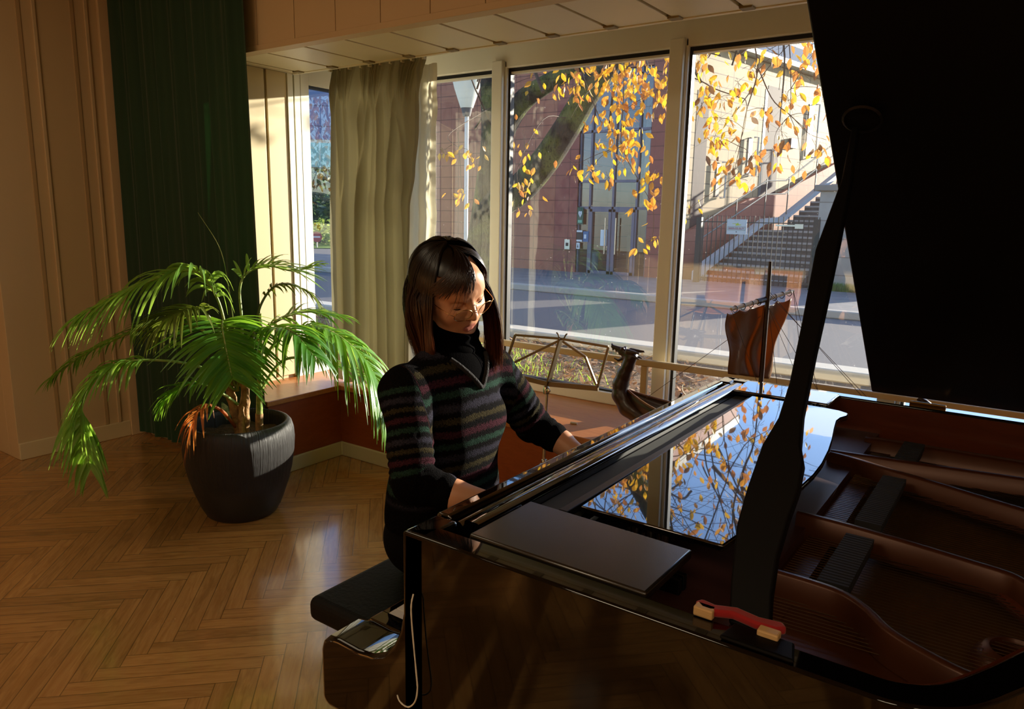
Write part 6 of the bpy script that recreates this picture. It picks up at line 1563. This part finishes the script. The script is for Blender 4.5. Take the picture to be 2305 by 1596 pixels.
for i in range(300):                         # near side front edge, tucked behind the cheek
    ph = radians(rnd.uniform(-75, -62)); strand(ph, 1.105+rnd.gauss(0, .012), rnd.uniform(.98, 1.08), 1.55, rnd.uniform(.1, .8), .012, .0020)
for i in range(330):                         # fringe swept over the brow
    a0 = rnd.choice((rnd.uniform(-68, -10), rnd.uniform(-68, -25), rnd.uniform(-30, 4))); th0 = rnd.uniform(.02, .5); th1 = 1.22+.20*rnd.random()-.18*rnd.random()**3+(.14 if a0 < -40 else 0)-(.12 if a0 > -2 else 0); P = []
    for j in range(12):
        u = j/11; th = th0+(th1-th0)*u; ph = radians(16*(1-u)+a0*u**.7); P.append(world(on_scalp(th, ph, 1.01+.115*min(1, u*1.5)+rnd.gauss(0, .004)+.01*sin(pi*u))))
    ribbon(P, .0013, 0, .35)
for i in range(150):                         # window-side fringe, tucked away from the forehead
    a0 = rnd.uniform(64, 86); th0 = rnd.uniform(.02, .4); th1 = rnd.uniform(1.3, 1.75); P = []
    for j in range(12):
        u = j/11; th = th0+(th1-th0)*u; ph = radians(20*(1-u)+a0*u**.6); P.append(world(on_scalp(th, ph, 1.01+.10*min(1, u*1.5)+rnd.gauss(0, .004))))
    ribbon(P, .0013, 0, .5)
for a0, e in ((-42, 1.95), (-50, 2.05), (-30, 1.75), (-24, 1.62), (-18, 1.66), (-47, 1.85)):  # a few loose wisps
    P = []
    for j in range(16):
        u = j/15; th = .3+(e-.3)*u; ph = radians(-10*(1-u)+(a0+10*sin(2.4*u))*u); P.append(world(on_scalp(th, ph, 1.02+.13*min(1, u*1.5))))
    ribbon(P, .0006, 0, .4)
# scalp cap beneath the strands
rows = []
for i in range(22):
    th = .001+1.72*i/21; row = []
    for j in range(61):
        ph = radians(66)+radians(292-66)*j/60; row.append(world(on_scalp(th, ph, .985)))
    rows.append(row)
o = len(HV)
for r in rows: HV.extend(r); HT.extend([0]*len(r))
for i in range(21):
    for j in range(60): a = o+i*61+j; HF.append((a, a+1, a+62, a+61))
o = len(HV)
for i in range(8):
    for j in range(9): HV.append(world(on_scalp(.30+.72*i/7, radians(-84+58*j/8), 1.035))); HT.append(0)
for i in range(7):
    for j in range(8): a = o+i*9+j; HF.append((a, a+1, a+10, a+9))
rows = []
for i in range(10):
    th = .001+.62*i/9; rows.append([world(on_scalp(th, radians(-70)+radians(140)*j/24, .985)) for j in range(25)])
o = len(HV)
for r in rows: HV.extend(r); HT.extend([0]*len(r))
for i in range(9):
    for j in range(24): a = o+i*25+j; HF.append((a, a+1, a+26, a+25))
np_mesh('hair', np.array(HV), np.array(HF), hair_mat(), person, {'tip': np.array(HT)})

# ---- round wire glasses worn low on the nose
GOLD = mat('gold_wire', 'b08a5a', .25, 1.0)
def lens_ring(s, n=40):
    c = np.array([.1035, s*.0335, -.0125]); nx = np.array([cos(.16*s)*cos(.12), sin(.22*s), -.30]); nx /= np.linalg.norm(nx)
    e1 = np.cross(np.array([0, 0, 1.]), nx); e1 /= np.linalg.norm(e1); e2 = np.cross(nx, e1)
    return c, [c+e1*.0245*cos(2*pi*i/n)+e2*.0195*sin(2*pi*i/n) for i in range(n+1)]
b = MB()
b.tube([hw(.108, -.0095, -.008), hw(.1115, -.004, -.0045), hw(.1115, .004, -.0045), hw(.108, .0095, -.008)], .0009, 6)
eg = b.build('eyeglasses', GOLD, person, 60)
for s in (-1, 1):
    c, R_ = lens_ring(s); MB().tube([hw(*p) for p in R_], .0010, 6, cap=False).build('rim', GOLD, eg, 60)
    lb2 = MB(); lb2.add([hw(*p) for p in R_[:-1]], [tuple(range(len(R_)-1))]); lb2.build('lens', M['glass'], eg)
    MB().tube(interp([hw(.0985, s*.0575, -.009), hw(.096, s*.0625, -.006), hw(.085, s*.070, -.002), hw(.02, s*.0795, .006), hw(-.012, s*.080, .008), hw(-.028, s*.079, -.016)], 24), .0009, 6).build('temple', GOLD, eg, 60)
    MB().ball(hw(.0945, s*.0095, -.017), .0028, 6, sc=(.6, .6, 1)).build('nose_pad', mat('pad_clear', 'd8c8b0', .3), eg, 60)
